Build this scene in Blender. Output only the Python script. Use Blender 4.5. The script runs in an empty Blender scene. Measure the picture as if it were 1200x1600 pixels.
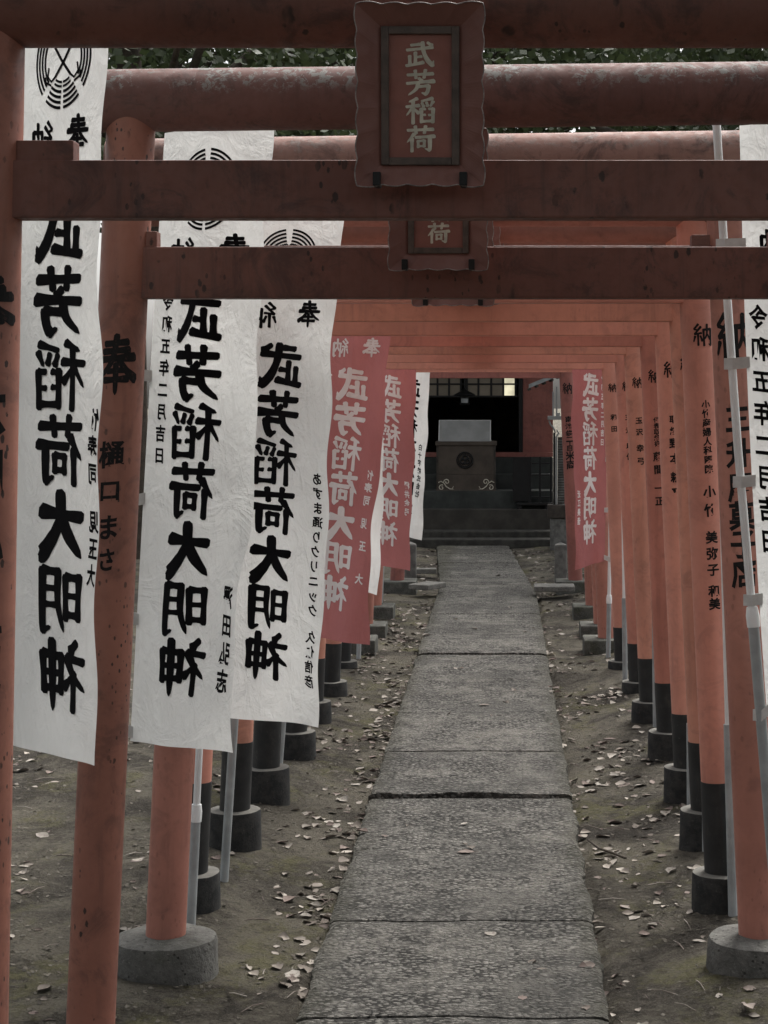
import bpy, bmesh, math, random
from mathutils import Vector, Matrix, noise

random.seed(7)
SC = bpy.context.scene
COL = SC.collection
R = math.radians

# ------------------------------------------------------------------ camera
F, CX, CY, EYE = 2900.0, 785.0, 620.0, 1.92      # focal length / vanishing point in photo pixels (1200 x 1600), eye height in m
cd = bpy.data.cameras.new('camera'); cam = bpy.data.objects.new('camera', cd); COL.objects.link(cam)
cam.location = (0, 0, EYE); cam.rotation_euler = (R(90), 0, 0)
cd.sensor_fit = 'VERTICAL'; cd.sensor_height = 36.0; cd.lens = F / 1600 * 36
cd.shift_x = -(CX - 600) / 1600; cd.shift_y = -(800 - CY) / 1600
cd.clip_start = 0.05; cd.clip_end = 600
SC.camera = cam
SC.render.resolution_x, SC.render.resolution_y = 768, 1024

# ------------------------------------------------------------------ sky, sun, exposure
SUN_EL, SUN_AZ = 58.0, 28.0          # elevation; azimuth from +Y towards +X (the light comes from ahead, right, above)
w = bpy.data.worlds.new('World'); SC.world = w; w.use_nodes = True
nt = w.node_tree; nt.nodes.clear()
sky = nt.nodes.new('ShaderNodeTexSky'); sky.sky_type = 'NISHITA'; sky.sun_disc = False
sky.sun_elevation = R(SUN_EL); sky.sun_rotation = R(SUN_AZ); sky.dust_density = 6; sky.air_density = 1.0; sky.ozone_density = 1
hs = nt.nodes.new('ShaderNodeHueSaturation'); hs.inputs['Saturation'].default_value = 0.22
bg = nt.nodes.new('ShaderNodeBackground'); bg.inputs['Strength'].default_value = 0.13
wo = nt.nodes.new('ShaderNodeOutputWorld')
nt.links.new(sky.outputs[0], hs.inputs['Color']); nt.links.new(hs.outputs[0], bg.inputs['Color']); nt.links.new(bg.outputs[0], wo.inputs['Surface'])
sl = bpy.data.lights.new('sun', 'SUN'); sun = bpy.data.objects.new('sun', sl); COL.objects.link(sun)
sl.energy = 1.3; sl.angle = R(20); sl.color = (1.0, 0.97, 0.92)
sd = Vector((math.sin(R(SUN_AZ)) * math.cos(R(SUN_EL)), math.cos(R(SUN_AZ)) * math.cos(R(SUN_EL)), math.sin(R(SUN_EL))))
sun.rotation_euler = sd.to_track_quat('Z', 'Y').to_euler(); sun.location = sd * 40
SC.view_settings.view_transform = 'Standard'; SC.view_settings.look = 'None'
SC.view_settings.gamma = 1.0; SC.view_settings.exposure = 1.25
SC.render.engine = 'CYCLES'
SC.cycles.max_bounces = 6; SC.cycles.diffuse_bounces = 4; SC.cycles.use_denoising = True

# ------------------------------------------------------------------ helpers
def P(px, py, Y):
    return Vector(((px - CX) * Y / F, Y, EYE - (py - CY) * Y / F))
def PX(px, Y): return (px - CX) * Y / F
def PZ(py, Y): return EYE - (py - CY) * Y / F

class MB:
    """collects faces that become one mesh object"""
    def __init__(s): s.v = []; s.f = []; s.sm = []
    def add(s, vs, fs, smooth=False):
        n = len(s.v); s.v += [Vector(v) for v in vs]
        s.f += [tuple(i + n for i in f) for f in fs]; s.sm += [smooth] * len(fs)
        return s
    def box(s, a, b, bev=0.0, M=None):
        bm = bmesh.new(); bmesh.ops.create_cube(bm, size=1)
        a = Vector(a); b = Vector(b); c = (a + b) / 2; d = b - a
        for v in bm.verts: v.co = Vector((v.co.x * d.x, v.co.y * d.y, v.co.z * d.z))
        if bev: bmesh.ops.bevel(bm, geom=list(bm.edges), offset=bev, segments=2, affect='EDGES', profile=.6)
        bm.verts.index_update()
        vs = [(M @ v.co if M else v.co) + c for v in bm.verts]
        s.add(vs, [[v.index for v in f.verts] for f in bm.faces]); bm.free()
        return s
    def tube(s, pts, rads, n=28, cap=True, smooth=True):
        pts = [Vector(p) for p in pts]; k = len(pts)
        if not isinstance(rads, (list, tuple)): rads = [rads] * k
        vs = []; fs = []; ref = None
        for i, p in enumerate(pts):
            a = pts[max(i - 1, 0)]; b = pts[min(i + 1, k - 1)]; t = b - a
            if t.length < 1e-9: t = (pts[-1] - pts[0])
            t.normalize()
            if ref is None: ref = Vector((0, 1, 0)) if abs(t.y) < .9 else Vector((1, 0, 0))
            e1 = (ref - t * ref.dot(t)).normalized(); e2 = t.cross(e1)
            for j in range(n):
                an = 2 * math.pi * j / n
                vs.append(p + (e1 * math.cos(an) + e2 * math.sin(an)) * rads[i])
        for i in range(k - 1):
            for j in range(n):
                j2 = (j + 1) % n
                fs.append((i * n + j, i * n + j2, (i + 1) * n + j2, (i + 1) * n + j))
        s.add(vs, fs, smooth)
        if cap:
            s.add(vs[:n][::-1], [tuple(range(n))]); s.add(vs[-n:], [tuple(range(n))])
        return s
    def lathe(s, c, prof, n=36, smooth=True, jit=0.0, seed=0):
        c = Vector(c); vs = []; fs = []
        for i, (r, z) in enumerate(prof):
            for j in range(n):
                an = 2 * math.pi * j / n
                q = Vector((math.cos(an) * r, math.sin(an) * r, z))
                if jit: q += noise.noise_vector((q + Vector((seed, 0, 0))) * 14) * jit * min(1, r * 20)
                vs.append(c + q)
        for i in range(len(prof) - 1):
            for j in range(n):
                j2 = (j + 1) % n
                fs.append((i * n + j, i * n + j2, (i + 1) * n + j2, (i + 1) * n + j))
        return s.add(vs, fs, smooth)

def root_loc(o):
    l = Vector((0, 0, 0))
    while o is not None: l += o.location; o = o.parent
    return l
def obj(name, mb, mat, parent=None, auto=None):
    off = root_loc(parent)
    me = bpy.data.meshes.new(name)
    me.from_pydata([v - off for v in mb.v], [], mb.f)
    for p, sm in zip(me.polygons, mb.sm): p.use_smooth = sm
    me.update()
    for m in (mat if isinstance(mat, (list, tuple)) else [mat]): me.materials.append(m)
    o = bpy.data.objects.new(name, me); COL.objects.link(o)
    if parent: o.parent = parent
    if auto:
        try: me.set_sharp_from_angle(angle=R(auto))
        except Exception: pass
    return o
def tag(o, label=None, cat=None, group=None, kind=None):
    if label: o['label'] = label
    if cat: o['category'] = cat
    if group: o['group'] = group
    if kind: o['kind'] = kind
    return o
def thing(name, loc, label, cat, group=None):
    o = bpy.data.objects.new(name, None); COL.objects.link(o); o.location = loc
    o.empty_display_size = .1
    return tag(o, label, cat, group)
def kids(o): return [c for c in ALLKIDS.get(o.name, [])] if False else list(o.children)
def dup(o, loc=None, label=None, rotz=None, scale=None, group=None):
    def rec(a, par):
        c = a.copy(); COL.objects.link(c); c.parent = par
        for ch in list(a.children): rec(ch, c)
        return c
    c = rec(o, None)
    if loc is not None: c.location = loc
    if rotz is not None: c.rotation_euler.z = rotz
    if scale is not None: c.scale = scale
    if label: c['label'] = label
    if group: c['group'] = group
    return c

# ------------------------------------------------------------------ materials
class N:
    def __init__(s, name):
        s.m = bpy.data.materials.new(name); s.m.use_nodes = True
        s.t = s.m.node_tree; s.t.nodes.clear()
        s.out = s.new('ShaderNodeOutputMaterial'); s.p = s.new('ShaderNodeBsdfPrincipled')
        s.t.links.new(s.p.outputs[0], s.out.inputs['Surface'])
        s.pos = s.new('ShaderNodeNewGeometry').outputs['Position']
    def new(s, k): return s.t.nodes.new(k)
    def link(s, a, b): s.t.links.new(a, b)
    def put(s, sock, v):
        if hasattr(v, 'is_output'): s.link(v, sock)
        elif isinstance(v, (tuple, list)): sock.default_value = (*v, 1) if len(v) == 3 and len(sock.default_value) == 4 else v
        else: sock.default_value = v
    def map(s, scale=(1, 1, 1), loc=(0, 0, 0), vec=None):
        n = s.new('ShaderNodeMapping'); n.inputs['Scale'].default_value = scale; n.inputs['Location'].default_value = loc
        s.link(vec or s.pos, n.inputs['Vector']); return n.outputs[0]
    def noise(s, scale, detail=4, rough=.55, vec=None, dist=0):
        n = s.new('ShaderNodeTexNoise'); n.inputs['Scale'].default_value = scale; n.inputs['Detail'].default_value = detail
        n.inputs['Roughness'].default_value = rough; n.inputs['Distortion'].default_value = dist
        s.link(vec or s.pos, n.inputs['Vector']); return n.outputs['Fac']
    def vor(s, scale, feature='F1', vec=None, out='Distance', rnd=1):
        n = s.new('ShaderNodeTexVoronoi'); n.feature = feature; n.inputs['Scale'].default_value = scale
        n.inputs['Randomness'].default_value = rnd
        s.link(vec or s.pos, n.inputs['Vector']); return n.outputs[out]
    def ramp(s, fac, a, b, ca=0.0, cb=1.0):
        n = s.new('ShaderNodeMapRange'); n.interpolation_type = 'SMOOTHSTEP'
        s.put(n.inputs['Value'], fac); n.inputs['From Min'].default_value = a; n.inputs['From Max'].default_value = b
        n.inputs['To Min'].default_value = ca; n.inputs['To Max'].default_value = cb; return n.outputs[0]
    def mix(s, fac, a, b, mode='MIX'):
        n = s.new('ShaderNodeMix'); n.data_type = 'RGBA'; n.blend_type = mode
        s.put(n.inputs['Factor'], fac); s.put(n.inputs[6], a); s.put(n.inputs[7], b); return n.outputs[2]
    def math(s, op, a, b=0.0):
        n = s.new('ShaderNodeMath'); n.operation = op; s.put(n.inputs[0], a); s.put(n.inputs[1], b); return n.outputs[0]
    def bump(s, h, strength=.3, dist=.01, prev=None):
        n = s.new('ShaderNodeBump'); n.inputs['Strength'].default_value = strength; n.inputs['Distance'].default_value = dist
        s.put(n.inputs['Height'], h)
        if prev is not None: s.link(prev, n.inputs['Normal'])
        return n.outputs[0]
    def rnd(s): return s.new('ShaderNodeObjectInfo').outputs['Random']
    def fin(s, col, rough=.6, normal=None, spec=.3, metal=0.0):
        s.put(s.p.inputs['Base Color'], col); s.put(s.p.inputs['Roughness'], rough)
        s.p.inputs['Specular IOR Level'].default_value = spec; s.put(s.p.inputs['Metallic'], metal)
        if normal is not None: s.link(normal, s.p.inputs['Normal'])
        return s.m

def plain(name, c, rough=.7, spec=.3, var=.25, scale=9, bump=.15, metal=0.0):
    n = N(name); f = n.noise(scale, 5, .6)
    col = n.mix(n.ramp(f, .3, .7), [x * (1 - var) for x in c], [min(1, x * (1 + var)) for x in c])
    return n.fin(col, rough, n.bump(n.noise(scale * 8, 4), bump, .004), spec, metal)

def paint(name, c, dark, old=.3, spots=.0, lichen=0.0, rough=.5, bumps=.12, spot_scale=9.0):
    """weathered vermilion paint: mottled tone, vertical grime, chips, lichen"""
    n = N(name)
    big = n.noise(2.3, 5, .62, dist=.4); fine = n.noise(38, 4, .6)
    col = n.mix(n.ramp(big, .32, .68), [x * .86 for x in c], [x * 1.1 for x in c])
    streak = n.noise(1.0, 6, .65, n.map((26, 26, 2.2)))
    grime = n.math('MULTIPLY', n.ramp(streak, .46, .74), n.ramp(n.noise(3.4, 5, .65), .36, .66))
    col = n.mix(n.math('MULTIPLY', grime, old), col, dark)
    blot = n.ramp(n.noise(6.5, 8, .72, dist=.9), .5, .66)
    col = n.mix(n.math('MULTIPLY', blot, old * .8), col, dark)
    col = n.mix(n.math('MULTIPLY', n.ramp(fine, .45, .75), .22), col, [x * .7 for x in c])
    h = fine
    if spots:
        sp = 0.0
        for sc_, th, g0 in ((spot_scale * 3.4, .17, .46), (spot_scale * 1.3, .15, .5), (spot_scale * 6.5, .2, .5)):
            v = n.vor(sc_, vec=n.map((1, 1, .55), (sc_, 0, 0)))
            gate = n.ramp(n.noise(1.0, 4, .6, n.map((7, 7, 1.6), (0, sc_, 3))), g0 + .02, g0 + .12)
            edge = n.math('ADD', v, n.math('MULTIPLY', n.math('SUBTRACT', n.noise(sc_ * 4, 4), .5), .22))
            q = n.math('MULTIPLY', n.ramp(edge, th + .04, th - .03), gate); sp = n.math('MAXIMUM', sp, q)
        sp = n.math('MULTIPLY', sp, spots)
        col = n.mix(sp, col, (.035, .022, .018)); h = n.math('SUBTRACT', h, n.math('MULTIPLY', sp, 2.0))
    if lichen:
        l = n.ramp(n.noise(34, 10, .75, dist=.5), .5, .56)
        l = n.math('MULTIPLY', l, n.ramp(n.noise(6, 6, .7), .36, .5))
        sx = n.new('ShaderNodeSeparateXYZ'); geo = n.new('ShaderNodeNewGeometry'); n.link(geo.outputs['Normal'], sx.inputs[0])
        l = n.math('MULTIPLY', l, n.ramp(n.math('ADD', sx.outputs['Z'], n.math('MULTIPLY', n.math('SUBTRACT', n.noise(9, 5, .7), .5), 1.2)), .05, .4))     # lichen grows on the weather side of the log
        col = n.mix(n.math('MULTIPLY', l, lichen), col, (.24, .265, .245)); h = n.math('ADD', h, n.math('MULTIPLY', l, 1.2))
    return n.fin(col, n.ramp(fine, .3, .7, rough - .08, rough + .14), n.bump(h, bumps, .004), .35)

M = {}
M['red_a'] = paint('dark_weathered_vermilion', (.16, .068, .051), (.048, .028, .025), .8, .9, 0, .6, .18, 8)
M['red_log'] = paint('lichen_vermilion', (.15, .072, .06), (.05, .033, .03), .9, .3, .6, .7, .22)
M['red_b'] = paint('chipped_vermilion', (.285, .117, .082), (.07, .038, .033), .55, .95, 0, .48, .14, 11)
M['red_c'] = paint('vermilion', (.39, .165, .122), (.14, .07, .058), .45, .25, 0, .45, .1)
M['red_new'] = paint('fresh_vermilion', (.53, .225, .165), (.26, .115, .09), .4, .0, 0, .42, .08)
M['red_new_c'] = paint('faded_orange_vermilion', (.53, .24, .167), (.25, .12, .09), .55, .06, 0, .5, .1)
M['red_new_d'] = paint('deep_vermilion', (.47, .188, .136), (.2, .085, .07), .5, .05, 0, .42, .1)
M['red_top'] = paint('weathered_top_beam', (.27, .135, .11), (.12, .07, .06), .5, .1, .25, .6, .15)
M['red_new_b'] = paint('pale_vermilion', (.56, .25, .182), (.28, .13, .105), .4, .08, 0, .45, .08)
M['red_shrine'] = paint('dull_red_boards', (.27, .10, .08), (.1, .045, .04), .5, .1, 0, .6, .1)
def mat_sleeve():
    n = N('black_sleeve_paint'); f = n.noise(16, 7, .72); g = n.noise(1.0, 6, .7, n.map((34, 34, 5)))
    col = n.mix(n.ramp(f, .35, .7), (.013, .014, .014), (.03, .03, .029))
    col = n.mix(n.math('MULTIPLY', n.ramp(g, .5, .72), n.ramp(f, .42, .62, 0, .5)), col, (.085, .078, .066))   # dried mud runs
    col = n.mix(n.ramp(n.noise(70, 5, .75), .64, .7, 0, .6), col, (.10, .095, .088))
    return n.fin(col, n.ramp(f, .3, .7, .45, .75), n.bump(n.math('ADD', f, g), .25, .004), .35)
M['black_paint'] = mat_sleeve()
M['ink'] = plain('black_ink', (.006, .006, .007), .8, .1, .2, 30, .05)
M['post_ink'] = None
M['gold'] = plain('dull_gold_leaf', (.50, .46, .37), .5, .4, .2, 40, .1)
M['pole_white'] = plain('white_pipe', (.74, .76, .75), .4, .4, .08, 6, .05)
M['pole_grey'] = plain('grey_pipe', (.30, .32, .32), .45, .4, .18, 9, .1)
M['tab'] = plain('white_tape', (.55, .55, .53), .8, .2, .1, 30, .2)
M['rim'] = plain('worn_metal_edging', (.20, .17, .155), .4, .6, .6, 60, .2, .2)
M['moulding'] = plain('dark_brown_moulding', (.075, .052, .041), .5, .4, .3, 30, .2)
M['stone'] = plain('grey_stone', (.125, .122, .112), .9, .2, .35, 12, .5)
M['black'] = plain('black_lacquer', (.008, .008, .008), .5, .3, .3, 12, .1)
M['dark_wood'] = plain('dark_wood', (.05, .042, .035), .75, .2, .4, 7, .2)
M['tin'] = plain('grey_tin', (.25, .26, .26), .6, .4, .3, 8, .1)
M['off_white'] = plain('off_white_board', (.25, .25, .24), .8, .2, .1, 6, .1)

def mat_ink_worn():
    n = N('worn_black_ink'); f = n.noise(90, 6, .7)
    return n.fin(n.mix(n.ramp(f, .56, .7), (.012, .011, .011), (.06, .03, .025)), .7, None, .15)
M['post_ink'] = mat_ink_worn()

def mat_cloth(name, c, tr=.35):
    n = N(name)
    v = n.map((1, 1, 1))
    crk = n.noise(1, 6, .62, n.map((30, 30, 11)), .9); weave = n.noise(1, 3, .5, n.map((420, 420, 420)))
    cr2 = n.noise(7, 4, .6, None, 1.2)
    col = n.mix(n.ramp(n.noise(3, 4), .3, .7), [x * .93 for x in c], [x * 1.04 for x in c])
    h = n.math('ADD', crk, n.math('MULTIPLY', cr2, 1.3))
    nb = n.bump(h, .6, .014); nb = n.bump(weave, .12, .002, nb)
    n.fin(col, .85, nb, .15)
    ts = n.new('ShaderNodeBsdfTranslucent'); n.put(ts.inputs['Color'], col); n.link(nb, ts.inputs['Normal'])
    mx = n.new('ShaderNodeMixShader'); mx.inputs[0].default_value = tr
    n.link(n.p.outputs[0], mx.inputs[1]); n.link(ts.outputs[0], mx.inputs[2]); n.link(mx.outputs[0], n.out.inputs['Surface'])
    return n.m
M['cloth_white'] = mat_cloth('white_cotton', (.74, .75, .73))
M['cloth_red'] = mat_cloth('red_cotton', (.42, .165, .16), .12)
M['white_print'] = mat_cloth('white_print', (.82, .82, .81), .0)
M['ink_print'] = plain('black_print', (.008, .008, .009), .9, .08, .2, 30, .1)

def mat_concrete(name, c, moss=.3, scale=1.0):
    n = N(name)
    f = n.noise(9 * scale, 8, .7); g = n.noise(60 * scale, 4, .65)
    col = n.mix(n.ramp(f, .3, .72), [x * .55 for x in c], [x * 1.25 for x in c])
    col = n.mix(n.math('MULTIPLY', n.ramp(g, .5, .7), .5), col, [x * .5 for x in c])
    col = n.mix(n.math('MULTIPLY', n.ramp(n.noise(5, 5, .65), .5, .68), moss), col, (.045, .05, .024))
    pv = n.vor(44 * scale); pits = n.math('MULTIPLY', n.ramp(n.math('ADD', pv, n.math('MULTIPLY', g, .2)), .34, .22), n.ramp(n.noise(7, 4), .42, .56))
    col = n.mix(n.math('MULTIPLY', pits, .8), col, [x * .25 for x in c])
    col = n.mix(n.ramp(n.noise(110 * scale, 4, .7), .58, .68, 0, .5), col, [min(1, x * 2.0) for x in c])
    nb = n.bump(n.math('ADD', f, n.math('MULTIPLY', g, .6)), .7, .016); nb = n.bump(n.math('SUBTRACT', 1.0, pits), .7, .008, nb)
    return n.fin(col, .92, nb, .2)
M['concrete'] = mat_concrete('rough_concrete', (.115, .112, .102), .35)
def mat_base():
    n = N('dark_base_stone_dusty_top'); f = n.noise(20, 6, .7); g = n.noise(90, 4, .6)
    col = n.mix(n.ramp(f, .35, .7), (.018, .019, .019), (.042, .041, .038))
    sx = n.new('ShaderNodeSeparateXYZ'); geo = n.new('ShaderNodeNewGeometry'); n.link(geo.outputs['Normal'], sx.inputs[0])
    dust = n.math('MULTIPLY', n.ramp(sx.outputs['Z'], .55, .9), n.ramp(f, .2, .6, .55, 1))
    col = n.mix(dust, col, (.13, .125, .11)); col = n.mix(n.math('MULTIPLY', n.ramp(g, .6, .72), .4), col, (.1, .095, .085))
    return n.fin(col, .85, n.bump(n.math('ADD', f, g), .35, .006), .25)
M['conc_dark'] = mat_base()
M['conc_pale'] = mat_concrete('pale_slab', (.16, .155, .14), .2)
M['conc_block'] = mat_concrete('old_block', (.10, .10, .088), .45)

def mat_path():
    n = N('worn_exposed_aggregate')
    nz = n.new('ShaderNodeTexNoise'); nz.inputs['Scale'].default_value = 45; nz.inputs['Detail'].default_value = 3
    sc = n.new('ShaderNodeVectorMath'); sc.operation = 'SCALE'; sc.inputs['Scale'].default_value = .02
    wob = n.new('ShaderNodeVectorMath'); wob.operation = 'ADD'
    n.link(n.pos, nz.inputs['Vector']); n.link(nz.outputs['Color'], sc.inputs[0]); n.link(n.pos, wob.inputs[0]); n.link(sc.outputs[0], wob.inputs[1])
    def stones(scale, stretch, off):
        mp = n.map(stretch, off, vec=wob.outputs[0])
        v = n.new('ShaderNodeTexVoronoi'); v.inputs['Scale'].default_value = scale; n.link(mp, v.inputs['Vector'])
        e = n.new('ShaderNodeTexVoronoi'); e.feature = 'DISTANCE_TO_EDGE'; e.inputs['Scale'].default_value = scale; n.link(mp, e.inputs['Vector'])
        c = n.new('ShaderNodeSeparateColor'); n.link(v.outputs['Color'], c.inputs[0]); return e.outputs['Distance'], c.outputs, v.outputs['Distance']
    e1, c1, f1 = stones(60, (.8, 1.0, 1), (0, 0, 0)); e2, c2, f2 = stones(27, (.75, 1.0, 1), (3, 5, 0))
    grit = n.noise(170, 4, .75); mid = n.noise(20, 7, .75)
    patch = n.noise(3.0, 6, .7, n.map((1, .7, 1), (1, 2, 0)))
    tone = n.mix(c1[0], (.085, .081, .072), (.32, .305, .272))
    col = n.mix(n.ramp(grit, .36, .66, 0, .55), tone, n.mix(grit, (.05, .048, .043), (.21, .2, .18)))
    big = n.math('MULTIPLY', n.ramp(e2, .10, .2), n.ramp(c2[1], .8, .86))
    col = n.mix(n.math('MULTIPLY', big, .8), col, n.mix(c2[0], (.15, .143, .128), (.30, .285, .255)))
    fines = n.ramp(patch, .46, .64)                                        # cement fines still covering the stones
    col = n.mix(n.math('MULTIPLY', fines, .55), col, n.mix(mid, (.16, .151, .132), (.30, .281, .245)))
    gap = n.math('MULTIPLY', n.ramp(n.math('ADD', f1, n.math('MULTIPLY', n.math('SUBTRACT', grit, .5), .25)), .40, .58), n.ramp(n.noise(9, 6, .75), .36, .56, .25, 1))
    gap = n.math('MULTIPLY', gap, n.ramp(fines, 0, 1, 1, .45))
    col = n.mix(n.math('MULTIPLY', gap, .92), col, (.018, .017, .015))
    pit = n.ramp(n.noise(48, 6, .8, n.map((.8, 1.25, 1), (4, 0, 0))), .58, .66)
    col = n.mix(n.math('MULTIPLY', pit, .75), col, (.022, .021, .019))
    st = n.noise(1.4, 7, .68, dist=.6)
    col = n.mix(n.ramp(st, .44, .64, 0, .5), col, (.055, .053, .048))
    sx = n.new('ShaderNodeSeparateXYZ'); n.link(n.pos, sx.inputs[0])
    ex = n.math('ABSOLUTE', n.math('ADD', sx.outputs['X'], .145))
    ex = n.math('ADD', ex, n.math('MULTIPLY', n.noise(6, 6, .72), .3))
    col = n.mix(n.ramp(ex, .50, .66, 0, .6), col, (.055, .053, .036))    # mossy dirt creeping in from the edges
    h = n.math('ADD', n.math('MULTIPLY', n.ramp(f1, .62, .2), .9), n.math('MULTIPLY', n.ramp(e2, .05, .25), n.math('MULTIPLY', big, .8)))
    h = n.math('SUBTRACT', n.math('ADD', h, n.math('MULTIPLY', grit, .7)), n.math('MULTIPLY', pit, 1.3))
    nb = n.bump(mid, .5, .02); nb = n.bump(h, 1.0, .012, nb)
    return n.fin(col, .9, nb, .2)
M['path'] = mat_path()

def mat_soil():
    n = N('bare_soil')
    a = n.noise(1.9, 8, .7, n.map((1, .8, 1)), .5); b = n.noise(8, 7, .74); c = n.noise(48, 6, .74); f = n.noise(120, 4, .7)
    col = n.mix(n.ramp(a, .40, .60), (.060, .053, .044), (.185, .168, .132))
    mo = n.math('MULTIPLY', n.ramp(n.noise(2.1, 7, .72, n.map((1, .7, 1), (3, 9, 0)), .4), .50, .62), n.ramp(n.noise(11, 6, .75), .38, .56))
    col = n.mix(n.math('MULTIPLY', mo, .75), col, n.mix(f, (.105, .104, .045), (.205, .19, .098)))
    col = n.mix(n.ramp(b, .48, .68, 0, .5), col, (.036, .031, .027))
    col = n.mix(n.ramp(n.noise(24, 7, .76, n.map((1, .8, 1), (2, 8, 1))), .5, .64, 0, .6), col, (.18, .163, .13))
    col = n.mix(n.ramp(c, .54, .66, 0, .6), col, (.03, .026, .022))
    col = n.mix(n.ramp(f, .56, .66, 0, .6), col, (.23, .21, .175))
    nb = n.bump(b, .8, .04); nb = n.bump(n.noise(24, 6, .72), .9, .03, nb); nb = n.bump(c, 1.0, .016, nb); nb = n.bump(f, .7, .006, nb)
    return n.fin(col, .95, nb, .15)
M['soil'] = mat_soil()

def mat_leafdry():
    n = N('dry_leaf'); r = n.rnd()
    c1 = n.mix(r, (.17, .152, .13), (.34, .315, .275))
    rr = n.math('FRACT', n.math('MULTIPLY', r, 7.31))
    c1 = n.mix(n.ramp(rr, .74, .86, 0, .8), c1, (.16, .12, .105))
    c1 = n.mix(n.ramp(n.noise(70, 4), .45, .7, 0, .6), c1, (.11, .08, .065))
    return n.fin(c1, .8, n.bump(n.noise(120, 3), .3, .003), .2)
M['leaf'] = mat_leafdry()
def mat_litter():
    n = N('leaf_litter'); v = n.new('ShaderNodeTexVoronoi'); v.inputs['Scale'].default_value = 9
    n.link(n.pos, v.inputs['Vector']); s = n.new('ShaderNodeSeparateColor'); n.link(v.outputs['Color'], s.inputs[0])
    c = n.mix(s.outputs[0], (.12, .10, .085), (.36, .325, .28)); c = n.mix(n.ramp(s.outputs[1], .7, .85, 0, .7), c, (.10, .072, .065))
    return n.fin(c, .85, None, .15)
M['litter'] = mat_litter()
def mat_foliage(name, a, b):
    n = N(name); v = n.new('ShaderNodeTexVoronoi'); v.inputs['Scale'].default_value = 2.2
    n.link(n.pos, v.inputs['Vector']); s = n.new('ShaderNodeSeparateColor'); n.link(v.outputs['Color'], s.inputs[0])
    col = n.mix(s.outputs[0], a, b); col = n.mix(n.noise(14, 3), col, [x * 1.25 for x in b])
    n.fin(col, .5, None, .35)
    ts = n.new('ShaderNodeBsdfTranslucent'); n.put(ts.inputs['Color'], col)
    mx = n.new('ShaderNodeMixShader'); mx.inputs[0].default_value = .25
    n.link(n.p.outputs[0], mx.inputs[1]); n.link(ts.outputs[0], mx.inputs[2]); n.link(mx.outputs[0], n.out.inputs['Surface'])
    return n.m
M['foliage'] = mat_foliage('evergreen_leaves', (.022, .032, .015), (.055, .075, .032))
M['bark'] = mat_concrete('bark', (.075, .062, .05), .4)

# ------------------------------------------------------------------ lettering
_tc = bpy.data.curves.new('glyph_tmp', 'FONT'); _tc.resolution_u = 3; _tc.fill_mode = 'FRONT'
_to = bpy.data.objects.new('glyph_tmp', _tc); COL.objects.link(_to)
_gc = {}
def font_glyph(ch, bold=.018):
    """outline of one character as (verts, faces) in a box of about 1 x 1, centred on 0"""
    k = (ch, bold)
    if k not in _gc:
        _tc.body = ch; _tc.offset = bold; _tc.size = 1
        bpy.context.view_layer.update()
        dg = bpy.context.evaluated_depsgraph_get(); ev = _to.evaluated_get(dg); me = ev.to_mesh()
        vs = [(v.co.x, v.co.y) for v in me.vertices]; fs = [tuple(p.vertices) for p in me.polygons]
        ev.to_mesh_clear()
        # brush feeling: rising horizontals, slight swelling
        out = []
        for x, y in vs:
            x -= .5; y -= .36
            y += .07 * x + .012 * math.sin(9 * x + 5 * y); x += .012 * math.sin(11 * y + ord(ch) % 7)
            out.append((x, y))
        _gc[k] = (out, fs, [0.0] * len(out))
    return _gc[k]

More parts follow.
